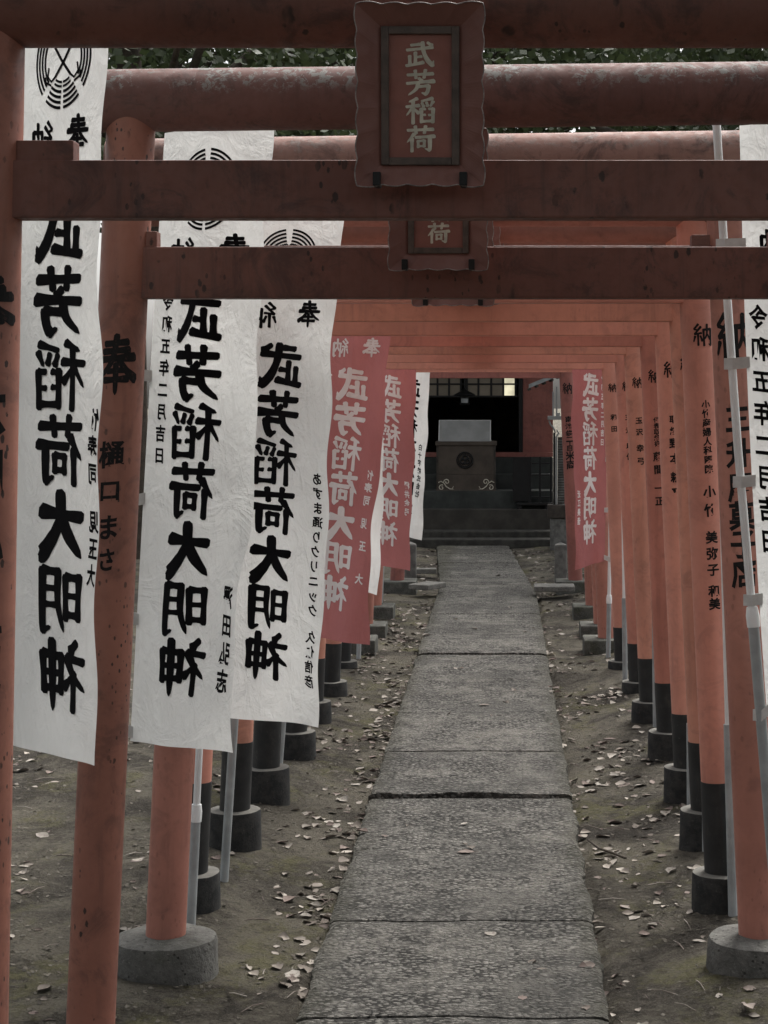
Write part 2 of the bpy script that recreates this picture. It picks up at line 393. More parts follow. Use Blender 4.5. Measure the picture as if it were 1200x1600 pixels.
BR = {
'大': [[(10,39,9),(50,35,9),(90,30,12)], [(53,5,11),(50,35,12),(37,63,12),(9,95,5)], [(51,37,7),(64,62,12),(88,90,16),(97,92,5)]],
'明': [[(13,16,10),(14,76,9)], [(14,19,8),(42,17,10)], [(42,17,10),(41,76,9)], [(14,44,7),(41,43,7)], [(14,71,8),(41,69,8)],
      [(58,8,10),(58,55,10),(46,94,5)], [(58,11,8),(90,8,11)], [(90,8,11),(90,84,11),(86,94,9)], [(88,93,9),(74,88,4)], [(59,34,7),(88,33,7)], [(59,57,7),(88,56,7)]],
'神': [[(20,3,8),(33,15,12)], [(6,29,8),(42,24,10)], [(41,25,10),(27,49,9),(4,69,4)], [(27,45,10),(27,97,8)], [(30,50,6),(46,64,11)],
      [(54,21,10),(55,74,9)], [(54,24,8),(92,20,10)], [(92,20,10),(90,74,9)], [(55,47,7),(90,46,7)], [(55,69,8),(90,68,8)], [(73,2,11),(73,70,11),(73,100,4)]],
'武': [[(20,15,8),(48,11,9)], [(6,33,8),(50,28,9),(90,22,10)], [(57,4,10),(61,38,11),(73,69,13),(91,91,11)], [(90,92,10),(94,72,3)], [(74,5,7),(88,16,12)],
      [(34,42,9),(34,84,9)], [(36,60,7),(54,57,8)], [(15,55,9),(16,88,9)], [(4,92,8),(30,87,9),(60,79,10)]],
'芳': [[(8,21,8),(92,16,10)], [(33,4,9),(36,33,8)], [(67,2,9),(62,32,8)], [(45,33,8),(55,43,11)], [(6,53,8),(50,48,9),(95,44,12)], [(43,50,10),(36,74,10),(10,97,4)],
      [(46,65,8),(78,61,10)], [(78,61,10),(74,82,11),(67,94,9)], [(68,94,9),(54,87,4)]],
'稲': [[(39,4,10),(12,17,5)], [(4,35,8),(46,30,10)], [(26,13,9),(26,98,9)], [(25,36,9),(4,68,4)], [(28,42,6),(44,58,11)],
      [(90,3,10),(54,14,6)], [(55,20,7),(61,34,9)], [(70,18,7),(74,32,9)], [(92,15,10),(82,35,5)], [(53,42,10),(54,94,9)], [(54,45,7),(66,43,8)], [(92,42,10),(91,94,9)], [(78,43,7),(92,42,9)],
      [(54,66,7),(66,65,7)], [(78,66,7),(91,65,7)], [(54,90,8),(91,88,9)]],
'荷': [[(8,18,8),(92,14,10)], [(33,3,9),(36,30,8)], [(67,2,9),(63,29,8)], [(30,31,10),(6,64,4)], [(22,50,10),(22,98,8)], [(34,45,8),(96,40,11)],
      [(42,57,8),(43,82,8)], [(42,59,7),(63,56,8)], [(63,56,8),(62,80,8)], [(43,78,7),(62,77,7)], [(81,42,10),(81,82,11),(78,94,9)], [(80,93,9),(64,86,4)]],
'奉': [[(24,16,8),(78,12,9)], [(20,29,8),(82,25,9)], [(6,43,8),(95,37,11)], [(52,2,10),(45,38,10),(28,60,8),(4,76,4)], [(56,40,7),(76,60,11),(98,74,12)], [(32,62,7),(72,59,8)], [(24,77,8),(80,74,9)], [(52,50,9),(52,80,10),(52,101,5)]],
'納': [[(29,4,9),(9,25,7)], [(9,25,7),(29,31,7)], [(41,15,9),(11,47,7)], [(11,47,8),(44,42,7)], [(27,46,9),(27,96,8)], [(13,57,9),(5,82,5)], [(38,55,7),(47,76,10)],
      [(54,26,9),(55,97,9)], [(54,28,8),(93,24,10)], [(93,24,10),(92,84,11),(88,95,9)], [(90,95,9),(78,89,4)], [(73,4,9),(71,44,9),(59,70,5)], [(71,44,6),(87,66,11)]],
}
KW = {'大': 1.8, '武': 1.52, '芳': 1.58, '荷': 1.44, '稲': 1.26, '明': 1.38, '神': 1.42, '奉': 1.34, '納': 1.24}
def brush_glyph(ch, k=None):
    k = k or KW[ch]
    return _brush(ch, k)
def _brush(ch, k):
    """a character written with a loaded brush: strokes of changing width; (verts, faces, lift) in a 1 x 1 box centred on 0"""
    key = (ch, 'b', k)
    if key in _gc: return _gc[key]
    rnd = random.Random(ord(ch)); V = []; Fc = []; L = []
    for si, st in enumerate(BR[ch]):
        pts = []
        if len(st) == 2: pts = [tuple(st[0][j] + (st[1][j] - st[0][j]) * t / 6 for j in range(3)) for t in range(7)]
        else:
            e = [tuple(2 * st[0][j] - st[1][j] for j in range(3))] + list(st) + [tuple(2 * st[-1][j] - st[-2][j] for j in range(3))]
            for i in range(1, len(e) - 2):
                for t in range(5):
                    u = t / 5
                    pts.append(tuple(.5 * (2 * e[i][j] + (e[i+1][j] - e[i-1][j]) * u + (2*e[i-1][j] - 5*e[i][j] + 4*e[i+1][j] - e[i+2][j]) * u*u + (3*e[i][j] - e[i-1][j] - 3*e[i+1][j] + e[i+2][j]) * u**3) for j in range(3)))
            pts.append(tuple(float(q) for q in st[-1]))
        m = len(pts); rows = []
        for i, (x, y, wd) in enumerate(pts):
            a = pts[max(i-1, 0)]; b = pts[min(i+1, m-1)]
            dx, dy = b[0] - a[0], b[1] - a[1]; l = math.hypot(dx, dy) or 1; dx /= l; dy /= l
            t = i / (m - 1)
            ww = wd * k * .5 * (1 + .10 * math.cos(2 * math.pi * t)) * (1 + .07 * (rnd.random() - .5))
            if wd <= 5 and i == m - 1: ww *= .35
            rows.append((x, y, dx, dy, ww))
        ext = []
        x, y, dx, dy, ww = rows[0]
        ext.append((x - dx * ww * .55 + dy * ww * .15, y - dy * ww * .55 - dx * ww * .15, dx, dy, ww * .55)); ext += rows
        x, y, dx, dy, ww = rows[-1]
        ext.append((x + dx * ww * .55 - dy * ww * .2, y + dy * ww * .55 + dx * ww * .2, dx, dy, ww * .5))
        n0 = len(V)
        for (x, y, dx, dy, ww) in ext:
            for s in (-1, 1):
                V.append(((x - dy * ww * s) / 100 - .5, .5 - (y + dx * ww * s) / 100)); L.append(si * .00006)
        for i in range(len(ext) - 1): Fc.append((n0 + 2*i, n0 + 2*i+1, n0 + 2*i+3, n0 + 2*i+2))
    _gc[key] = (V, Fc, L); return _gc[key]
def glyph(ch, big=False, bold=.018):
    return brush_glyph(ch) if (big and ch in BR) else font_glyph(ch, bold)

def lay(mb, gl, cx, cy, sx, sy, cell, fn):
    """put a 2-D glyph at (cx, cy) scaled (sx, sy), cut it to pieces of `cell` so it can follow a curved surface, map with fn(x, y, lift)"""
    vs, fs, lf = gl
    bm = bmesh.new(); lay_ = bm.verts.layers.float.new('lift')
    bv = []
    for (x, y), l in zip(vs, lf):
        v = bm.verts.new((cx + x * sx, cy + y * sy, 0)); v[lay_] = l; bv.append(v)
    for f in fs:
        try: bm.faces.new([bv[i] for i in f])
        except ValueError: pass
    if cell:
        for ax in (0, 1):
            cs = [v.co[ax] for v in bm.verts]; lo, hi = min(cs), max(cs); q = math.ceil(lo / cell[ax]) * cell[ax]
            no = Vector((1, 0, 0)) if ax == 0 else Vector((0, 1, 0))
            while q < hi:
                bmesh.ops.bisect_plane(bm, geom=bm.verts[:] + bm.edges[:] + bm.faces[:], dist=1e-6, plane_co=no * q, plane_no=no)
                q += cell[ax]
    bm.verts.index_update()
    mb.add([fn(v.co.x, v.co.y, v[lay_]) for v in bm.verts], [[v.index for v in f.verts] for f in bm.faces])
    bm.free()

# ------------------------------------------------------------------ the ground and the path
def path_x(Y):
    t = min(max((Y - 18.3) / 4.8, 0), 1); t2 = min(max((Y - 17.6) / 5.5, 0), 1)
    return -.615 - .2 * t - (.06 if Y > 19 else 0) * 0, .322 - .24 * t2
BASES = []          # filled by the gates; the soil is heaped a little round each base
def soil_z(x, y):
    l, r = path_x(y); d = max(l - x, x - r)
    n = noise.fractal(Vector((x * .9, y * .9, 1.7)), 1.0, 2.0, 4) * .02 + noise.noise(Vector((x * 7, y * 7, 4))) * .008 + (noise.noise(Vector((x * 15, y * 15, 4))) * .006 if abs(x) < 3 and y < 16 else 0)
    fade = min(1, max(0, (30 - y) / 5)) if y > 25 else 1
    rise = min(1, max(0, (d - .05) / .5)); rise = rise * rise * (3 - 2 * rise)
    side = .075 if 5.6 < y < 13.5 else .055
    z = .022 + rise * (side - .022) + n * (.35 + .65 * rise)
    if l - .01 < x < r + .01: z = min(z, .0)
    return z * fade
def axis(segs):
    out = []
    for a, b, st in segs:
        k = max(1, round((b - a) / st)); out += [a + (b - a) * i / k for i in range(k)]
    out.append(segs[-1][1]); return out
gx = axis([(-160, -20, 20), (-20, -6, 1.4), (-6, -3, .3), (-3, -1.9, .06), (-1.9, 1.7, .036), (1.7, 3, .1), (3, 8, .7), (8, 20, 2), (20, 160, 20)])
gy = axis([(-60, -4, 8), (-4, 3.5, .5), (3.5, 5, .1), (5, 12, .05), (12, 24, .1), (24, 34, .8), (34, 60, 5), (60, 300, 30)])
g = MB()
for y in gy:
    for x in gx: g.v.append(Vector((x, y, soil_z(x, y))))
nx = len(gx)
for j in range(len(gy) - 1):
    for i in range(nx - 1):
        g.f.append((j*nx+i, j*nx+i+1, (j+1)*nx+i+1, (j+1)*nx+i)); g.sm.append(True)
tag(obj('ground', g, M['soil']), kind='structure')

# slabs: each row of slabs has uneven edges; joints are real gaps
ZP = .062
joints = [2.0, 3.3, 4.5, 5.56, 6.58, 7.62, 8.62, 9.75, 10.9, 12.1, 13.42, 14.6, 15.9, 17.2, 18.4, 19.6, 20.8, 22.0, 23.18]
pm = MB(); rp = random.Random(3)
for k in range(len(joints) - 1):
    y0, y1 = joints[k], joints[k+1]
    big = abs(y0 - 8.62) < .01; big1 = abs(y1 - 8.62) < .01
    tight = k not in (5, 6, 10)
    ga = {8.62: .030, 13.42: .012, 6.58: .004, 5.56: .006}.get(y0, .003); gb = {8.62: .016, 13.42: .006, 6.58: .003, 5.56: .004}.get(y1, .002); g0 = g1 = .0012
    dz = rp.uniform(-.003, .003); nu, nv = (60, int((y1 - y0) / .022)) if 5 < y0 < 9 else (30, max(10, int((y1 - y0) / .045)))
    grid = []
    for j in range(nv + 1):
        t = j / nv; row = []
        yy = y0 + g0 * .5 + (y1 - y0 - (g0 + g1) * .5) * t
        l, r = path_x(yy)
        l += .016 * noise.noise(Vector((3, yy * 3, 0))) + .010 * noise.noise(Vector((3, yy * 17, 0)))
        r += .016 * noise.noise(Vector((9, yy * 3, 0))) + .010 * noise.noise(Vector((9, yy * 17, 0)))
        for i in range(nu + 1):
            u = i / nu; x = l + (r - l) * u; y = yy
            if j == 0: y += ga * max(0, .35 + 1.1 * noise.noise(Vector((x * 4, y0, 3))) + .5 * noise.noise(Vector((x * 19, y0, 3))))
            if j == nv: y -= gb * max(0, .3 + 1.1 * noise.noise(Vector((x * 5, y1, 7))) + .6 * noise.noise(Vector((x * 23, y1, 7))))
            if j in (0, nv): y += .010 * noise.noise(Vector((x * 6, (y0 if j == 0 else y1) * 2, 5))) + .006 * noise.noise(Vector((x * 25, (y0 if j == 0 else y1), 8)))
            z = ZP + dz + (.020 * (1 - t) ** 1.5 if big else (.009 * (1 - t) if y0 == 13.42 else (.003 * (1 - t) if y0 in (6.58, 5.56) else 0))) + .004 * noise.noise(Vector((x * 3, y * 3, 2))) + .0016 * noise.noise(Vector((x * 22, y * 22, 2)))
            hard = (y0 if j < 3 else y1) in (8.62, 13.42)
            if j in (0, nv): z -= .006 if hard else .003
            elif j in (1, nv - 1) and hard: z -= .001
            if i in (0, nu): z -= .011
            elif i in (1, nu - 1): z -= .002
            row.append(Vector((x, y, z)))
        grid.append(row)
    vs = [v for row in grid for v in row]; W = nu + 1
    fs = [(j*W+i, j*W+i+1, (j+1)*W+i+1, (j+1)*W+i) for j in range(nv) for i in range(nu)]
    pm.add(vs, fs, True)
    ring = [grid[0][i] for i in range(W)] + [grid[j][nu] for j in range(1, nv + 1)] + [grid[nv][i] for i in range(nu - 1, -1, -1)] + [grid[j][0] for j in range(nv - 1, 0, -1)]
    m = len(ring); low = [Vector((v.x, v.y, -.06)) for v in ring]
    pm.add(ring + low, [(i, i + m, (i + 1) % m + m, (i + 1) % m) for i in range(m)])
tag(obj('path', pm, M['path']), kind='structure')

# ------------------------------------------------------------------ torii gates
LEAN = .045
def post_text(lines, Yc, xc_fn, r, ang, mat, parent, cellx=.012):
    """characters wrapped on a round post; lines = (char, z, width, height, big)"""
    mb = MB()
    for ch, z, wd, ht, big in lines:
        def fn(x, y, l):
            a = ang + x / r
            zz = y
            return Vector((xc_fn(zz) + (r + .0012 + l) * math.sin(a), Yc - (r + .0012 + l) * math.cos(a), zz))
        lay(mb, glyph(ch, big, .03), 0, z, wd, ht, (cellx, 1.0), fn)
    return obj('lettering', mb, mat, parent)

def column(text, z0, pitch, w, h=None, gap=' '):
    out = []; z = z0
    for ch in text:
        if ch == gap: z -= pitch * .55; continue
        out.append((ch, z, w, h or w, ch in BR)); z -= pitch
    return out

def base_block(kind, c, rb, z0, z1, seed):
    mb = MB()
    if kind == 'round_big':
        h = z1 - z0
        mb.lathe((c[0], c[1], z0 - .12), [(rb * 1.04, 0), (rb * 1.03, .12), (rb * 1.01, .12 + h * .4), (rb * .995, .12 + h * .85), (rb * .965, .12 + h * .97), (rb * .9, .12 + h), (rb * .5, .125 + h), (.001, .126 + h)], 64, True, .0045, seed)
    elif kind == 'round':
        h = z1 - z0
        mb.lathe((c[0], c[1], z0 - .12), [(rb * 1.02, 0), (rb, .12), (rb * .985, .12 + h * .85), (rb * .965, .12 + h * .98), (rb * .93, .12 + h), (rb * .4, .122 + h), (.001, .122 + h)], 44, True, .003, seed)
    else:
        mb.box((c[0] - rb, c[1] - rb, z0 - .1), (c[0] + rb, c[1] + rb, z1), .012)
    return mb

def torii(label, Y, xc, half, r, zb, kz, kr, nz0, nz1, red, log=None, nuki=None, base='round', rb=.115, bh=.075, sleeve=None, wedge=(.05, .035), text_l=None, text_r=None, ang_l=0.0, ang_r=0.0, nd=.035, tilt=0.0, kover=.26, LEAN=LEAN):
    t = thing('torii_gate', (xc, Y, 0), label, 'torii gate', 'vermilion torii gates over the path')
    log = log or red; nuki = nuki or red
    for s in (-1, 1):
        xf = lambda z, s=s: xc + s * (half - LEAN * (z - zb))
        top = kz - kr * .35
        mb = MB(); zs = [zb - .03] + [zb + (top - zb) * i / 8 for i in range(9)]
        mb.tube([(xf(z), Y, z) for z in zs], r, 40)
        po = obj('post', mb, red, t)
        if sleeve:
            sm = MB(); rs = r + .0022
            sm.tube([(xf(z), Y, z) for z in (zb - .02, (zb + sleeve) / 2, sleeve - .001)], [rs, rs, rs], 40)
            obj('sleeve', sm, M['black_paint'], po)
        tx = text_l if s < 0 else text_r
        if tx:
            groups = [[tx[0]]]; prev = None
            for q in tx[1:]:
                if prev is None or prev[1] - q[1] > 1.3 * max(q[3], prev[3]): groups.append([])
                groups[-1].append(q); prev = q
            for gq in groups: post_text(gq, Y, xf, r, ang_l if s < 0 else ang_r, M['post_ink'], po)
        c = (xf(zb), Y); z0 = zb - bh
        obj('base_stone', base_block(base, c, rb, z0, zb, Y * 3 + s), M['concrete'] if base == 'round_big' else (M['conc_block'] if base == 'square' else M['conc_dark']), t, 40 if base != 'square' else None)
        if wedge:
            xw = xf(nz1) - s * (r * .92); wm = MB()
            wm.box((min(xw, xw - s * wedge[0]), Y - nd * .8, nz1 - .004), (max(xw, xw - s * wedge[0]), Y + nd * .8, nz1 + wedge[1]), .003)
            obj('wedge', wm, nuki, t)
    xe = half - LEAN * (kz - zb) + kover
    km = MB(); km.tube([(xc - xe, Y, kz - tilt * xe), (xc - xe * .5, Y, kz - tilt * xe * .5), (xc, Y, kz), (xc + xe * .5, Y, kz + tilt * xe * .5), (xc + xe, Y, kz + tilt * xe)], kr, 44)
    obj('top_beam', km, log, t, 40)
    xn = half - LEAN * (nz0 - zb)
    nm = MB(); nm.box((xc - xn, Y - nd, nz0), (xc + xn, Y + nd, nz1), .005)
    obj('tie_beam', nm, nuki, t)
    return t

def zpx(py, Y): return PZ(py, Y)
YA, YB, YC, YD = 3.9, 5.0, 6.04, 6.74
# A: nearest, its left post at the picture's edge
txtA = [('奉', zpx(478, YA), .15, .135, True)] + [(c, zpx(y, YA), .115, .12, False) for c, y in (('六', 640), ('岡', 745), ('心', 850), ('主', 950), ('茂', 1045))]
torii('nearest dark red torii with a spotted tie beam, left post at the left edge', YA, -.14, .979, .07, .08, 2.742, .088, PZ(343, YA), PZ(253, YA), M['red_b'], M['red_a'], M['red_a'], 'round_big', .17, .1, None, (.12, .042), text_l=txtA, ang_l=.1, LEAN=.017)
# B
txtB = [('奉', zpx(570, YB), .112, .158, True)] + [('樋', zpx(710, YB), .07, .075, False), ('口', zpx(765, YB), .062, .06, False), ('ま', zpx(822, YB), .06, .07, False), ('さ', zpx(872, YB), .05, .065, False)]
torii('second torii with a chipped left post and grey lichen on its top beam', YB, -.105, 1.012, .065, .06, PZ(151, YB), .084, PZ(467, YB), PZ(387, YB), M['red_b'], M['red_log'], M['red_a'], 'round_big', .165, .09, None, (.03, .042), text_l=txtB, tilt=.012, kover=.4)
# C
txtC = [('納', zpx(530, YC), .13, .17, True)] + [(c, zpx(y, YC), .088, .098, False) for c, y in (('三', 655), ('升', 707), ('屋', 760), ('菓', 805), ('子', 848), ('店', 893))]
M['red_log_pale'] = paint('pale_vermilion_log', (.27, .15, .122), (.07, .045, .04), .9, .2, .25, .7, .22)  # paler base colour for the third gate's top beam
torii('third torii standing on thick rough round concrete bases', YC, -.131, .9646, .0645, PZ(1462, YC), 2.695, .079, 2.285, 2.41, M['red_c'], M['red_log_pale'], M['red_a'], 'round_big', .167, .155, None, (.06, .035), text_r=txtC, tilt=.014, kover=.3)

def names(Y, y0, segs, ynou, wn, r, wn_h=None):
    out = [('納', zpx(ynou, Y), wn, (wn_h or wn), True)]
    for txt, ya, pitch, sz in segs:
        y = ya
        for ch in txt:
            if ch != ' ': out.append((ch, zpx(y, Y), sz * Y / F, sz * Y / F, False))
            y += pitch
    return out
reds = [M['red_new'], M['red_new_c'], M['red_new_b'], M['red_new_d'], M['red_new_c'], M['red_new'], M['red_new_b']]
spec = [  # Y, xc, half, post contact y, nuki bottom y, sleeve y, label, text
 (6.74, -.168, .9646, 1364, 474, 1219, 'fourth torii, black post feet, a clinic name in small characters down its right post',
   names(6.74, 0, [('小竹産婦人科医院', 632, 14.3, 14), ('小竹', 768, 28, 21), ('美弥子', 838, 25, 20), ('和美', 921, 20, 19)], 524, .074, .06, .082)),
 (7.60, -.131, .9646, 1266, 503, 1157, 'fifth torii with black post feet, standing just before the red banners', names(7.6, 0, [('本田', 640, 20, 16), ('正', 700, 22, 16)], 570, .07, .06)),
 (8.50, -.118, .9646, 1200, 525, 1113, 'sixth torii with black post feet, right before the larger red banner', names(8.5, 0, [('取締役', 655, 18, 13), ('野本', 692, 24, 17), ('耕平', 745, 24, 17)], 578, .075, .06)),
 (9.58, -.106, .9646, 1144, 542, 1065, 'seventh torii with black post feet, right post fully lettered in two sizes', names(9.58, 0, [('代表取締役', 656, 9.3, 9.5), ('藤間', 713, 20, 15), ('一正', 762, 20, 15)], 588, .068, .06)),
 (10.6, -.12, .9646, 1097, 554, 1027, 'eighth torii with black post feet, half hidden by the gate before it', names(10.6, 0, [('玉沢', 657, 18, 11), ('幸弓', 700, 20, 12)], 598, .062, .06)),
 (11.6, -.112, .9646, 1066, 567, 1004, 'ninth torii with black post feet beside a thin grey pole', names(11.6, 0, [('五元', 652, 20, 10), ('貞仁', 695, 18, 11)], 604, .06, .06)),
 (12.7, -.135, .9646, 1034, 577, 979, 'tenth torii, the last with black post feet, over the far red banner', names(12.7, 0, [('和田', 652, 18, 10)], 606, .06, .06)),
]
for i, (Y, xc, half, yc, yn, ys, lab, tx) in enumerate(spec):
    nz = PZ(yn, Y)
    torii(lab, Y, xc, half, .0605, PZ(yc - 2, Y), 2.615 + .01 * (i % 3), .077, nz, nz + .118, reds[i], M['red_top'], None, 'round', .108, .072, PZ(ys, Y), (.05, .03), text_r=tx, ang_r=.2 if i == 0 else .05)
spec2 = [(13.65, -.165, .93, 996, 'eleventh torii, red to the ground on square concrete blocks'), (14.6, -.15, .93, 974, 'twelfth torii on low square concrete blocks, behind the far red banner'), (15.8, -.16, .93, 945, 'thirteenth torii on square concrete blocks next to the pale slab')]
for Y, xc, half, yc, lab in spec2:
    torii(lab, Y, xc, half, .062, PZ(yc, Y), 2.62, .075, 2.128, 2.245, M['red_c'], None, M['red_new_b'], 'square', .17, .14, None, (.05, .03))
Y = 17.9
txE = [('納', zpx(607, Y), .10, .11, True)] + [(c, zpx(y, Y), .07, .06, False) for c, y in (('南', 655), ('池', 666), ('袋', 677), ('二', 686), ('丁', 693), ('目', 700))] + [('米', zpx(712, Y), .09, .09, False), ('商', zpx(726, Y), .09, .09, False)]
torii('farthest torii, darkest, right before the shrine steps', Y, -.155, .86, .068, PZ(906, Y), 2.5, .08, PZ(591, Y), PZ(578, Y), M['red_shrine'], None, None, 'square', .19, .2, None, (.05, .03), text_r=txE)

# ------------------------------------------------------------------ plaques
def make_plaque():
    W, H = .128, .183         # half sizes
    t = thing('name_plaque', (0, 0, 0), 'plaque', 'plaque', 'wooden name plaques on the torii')
    def loop(hw, hh, y, wave, n=44):
        pts = []
        for k in range(n): pts.append((-hw + 2 * hw * k / n, -hh, 0))
        for k in range(int(n * 1.4)): pts.append((hw, -hh + 2 * hh * k / int(n * 1.4), 1))
        for k in range(n): pts.append((hw - 2 * hw * k / n, hh, 2))
        for k in range(int(n * 1.4)): pts.append((-hw, hh - 2 * hh * k / int(n * 1.4), 3))
        out = []
        for x, z, sd in pts:
            if wave:
                u = (x / hw if sd in (0, 2) else z / hh)
                wv = wave * (abs(math.cos(u * math.pi * (2.5 if sd in (0, 2) else 3.5))) * 1.1 - .6 + .9 * abs(u) ** 3)
                if sd == 0: z -= wv
                elif sd == 1: x += wv
                elif sd == 2: z += wv
                else: x -= wv
            out.append(Vector((x, y, z)))
        return out
    fr = MB(); o1 = loop(W, H, -.034, .0042); o2 = loop(W, H, -.022, .0042); i1 = loop(.074, .134, -.002, 0); n = len(o1)
    q = o1 + i1; fr.add(q, [(i, (i + 1) % n, (i + 1) % n + n, i + n) for i in range(n)])
    q = o2 + [v + Vector((0, .016, 0)) for v in i1]; fr.add(q, [(i, i + n, (i + 1) % n + n, (i + 1) % n) for i in range(n)])
    fr.add(o1 + o2, [(i, i + n, (i + 1) % n + n, (i + 1) % n) for i in range(n)])
    f = obj('flared_border', fr, M['red_plq'], t)
    rm = MB(); rm.tube(o1 + [o1[0]], .0014, 6, False); obj('edging', rm, M['rim'], f)
    mo = MB(); a, b, c, d = .080, .141, .064, .125
    mo.box((-a, -.013, -b), (-c, .006, b), .002); mo.box((c, -.013, -b), (a, .006, b), .002)
    mo.box((-c, -.0128, c * 0 + d), (c, .006, b), .002); mo.box((-c, -.0128, -b), (c, .006, -d), .002)
    obj('inner_frame', mo, M['moulding'], t)
    pn = MB(); pn.box((-.07, -.004, -.13), (.07, .014, .13)); obj('panel', pn, M['red_plq2'], t)
    tx = MB()
    for k, ch in enumerate('武芳稲荷'):
        lay(tx, brush_glyph(ch, 1.3), 0, .084 - .057 * k, .062, .054, None, lambda x, y, l: Vector((x, -.0055 - l, y)))
    obj('lettering', tx, M['gold'], t)
    for s in (-1, 1):
        br = MB(); br.box((s * .088 - .008, -.038, -.184), (s * .088 + .008, -.018, -.156), .002); br.box((s * .088 - .006, -.03, -.186), (s * .088 + .006, .03, -.176), .002)
        obj('hook', br, M['black'], t)
    return t
M['red_plq'] = paint('plaque_border_paint', (.19, .08, .062), (.08, .042, .037), .15, .1, 0, .5, .1)
M['red_plq2'] = paint('plaque_panel_paint', (.25, .095, .072), (.11, .055, .046), .3, 0, 0, .5, .08)
plq = make_plaque()
TILT = R(3)
def put_plaque(o, px, ybot, Y, label):
    s = 1.0; o.location = (PX(px, Y), Y, PZ(ybot, Y) + .188); o.rotation_euler.x = TILT; o['label'] = label
put_plaque(plq, 657, 294, 3.80, 'large wavy edged red plaque with four gold characters, hanging nearest')
put_plaque(dup(plq), 685, 424, 4.90, 'wavy edged red plaque on the second torii, only its last gold character in view')
put_plaque(dup(plq), 708, 479, 5.95, 'plaque on the third torii, hidden but for its right edge and bottom edge')

for i, (Y, xc, half, yc, yn, ys, lab, tx) in enumerate(spec):
    put_plaque(dup(plq), 785 + (xc - .01) * F / Y, CY + (EYE - (PZ(yn, Y) + .066)) * F / (Y - .09), Y - .09, 'wavy edged red plaque hanging on the ' + lab.split(' torii')[0] + ' torii')

# ------------------------------------------------------------------ banners
def crest(mb, cu, cv, r, fn, W, H):
    """round emblem: nested broken rings, rice ears at the top, two crossed sickles, barred foot"""
    def ribbon(pts, w):
        n = len(pts); vs = []
        for i, (x, y) in enumerate(pts):
            a = pts[max(i-1, 0)]; b = pts[min(i+1, n-1)]; dx, dy = b[0]-a[0], b[1]-a[1]; l = math.hypot(dx, dy) or 1
            vs += [(x - dy/l*w/2, y + dx/l*w/2), (x + dy/l*w/2, y - dx/l*w/2)]
        mb.add([fn(cu + x * r, cv + y * r, 0) for x, y in vs], [(2*i, 2*i+1, 2*i+3, 2*i+2) for i in range(n-1)])
    for k, rr in enumerate((1.0, .89, .78, .67)):
        for a0, a1 in ((-40, 84), (96, 220), (-128, -93), (-87, -52)):
            a0 += 2 * k if a0 == -40 else 0; n = 26
            ribbon([(rr * math.cos(R(a0 + (a1 - a0) * i / n)), rr * math.sin(R(a0 + (a1 - a0) * i / n))) for i in range(n + 1)], .062)
    for s in (-1, 1):
        for k, rr in enumerate((.56, .47)):
            ribbon([(s * rr * math.cos(R(-88 + 30 * i / 8)), rr * math.sin(R(-88 + 30 * i / 8))) for i in range(9)], .05)
        ribbon([(s * .42, .42), (s * .05, -.02), (-s * .28, -.34)], .07)                      # crossed handles
        ribbon([(s * .46, .40), (s * .2, .52), (s * .02, .44)], .06)
        ribbon([(-s * .28, -.34), (-s * .42, -.42), (-s * .56, -.30), (-s * .52, -.12)], .055)
        ribbon([(s * .42, -.5), (s * .62, -.42), (s * .66, -.3)], .05)
        for k in range(5):                                                                   # rice grains
            a = R(62 + 5.5 * k); x, y = s * .56 * math.cos(a), .56 * math.sin(a)
            ribbon([(x - .04 * s, y - .02), (x, y + .01), (x + .05 * s, y + .03)], .035)

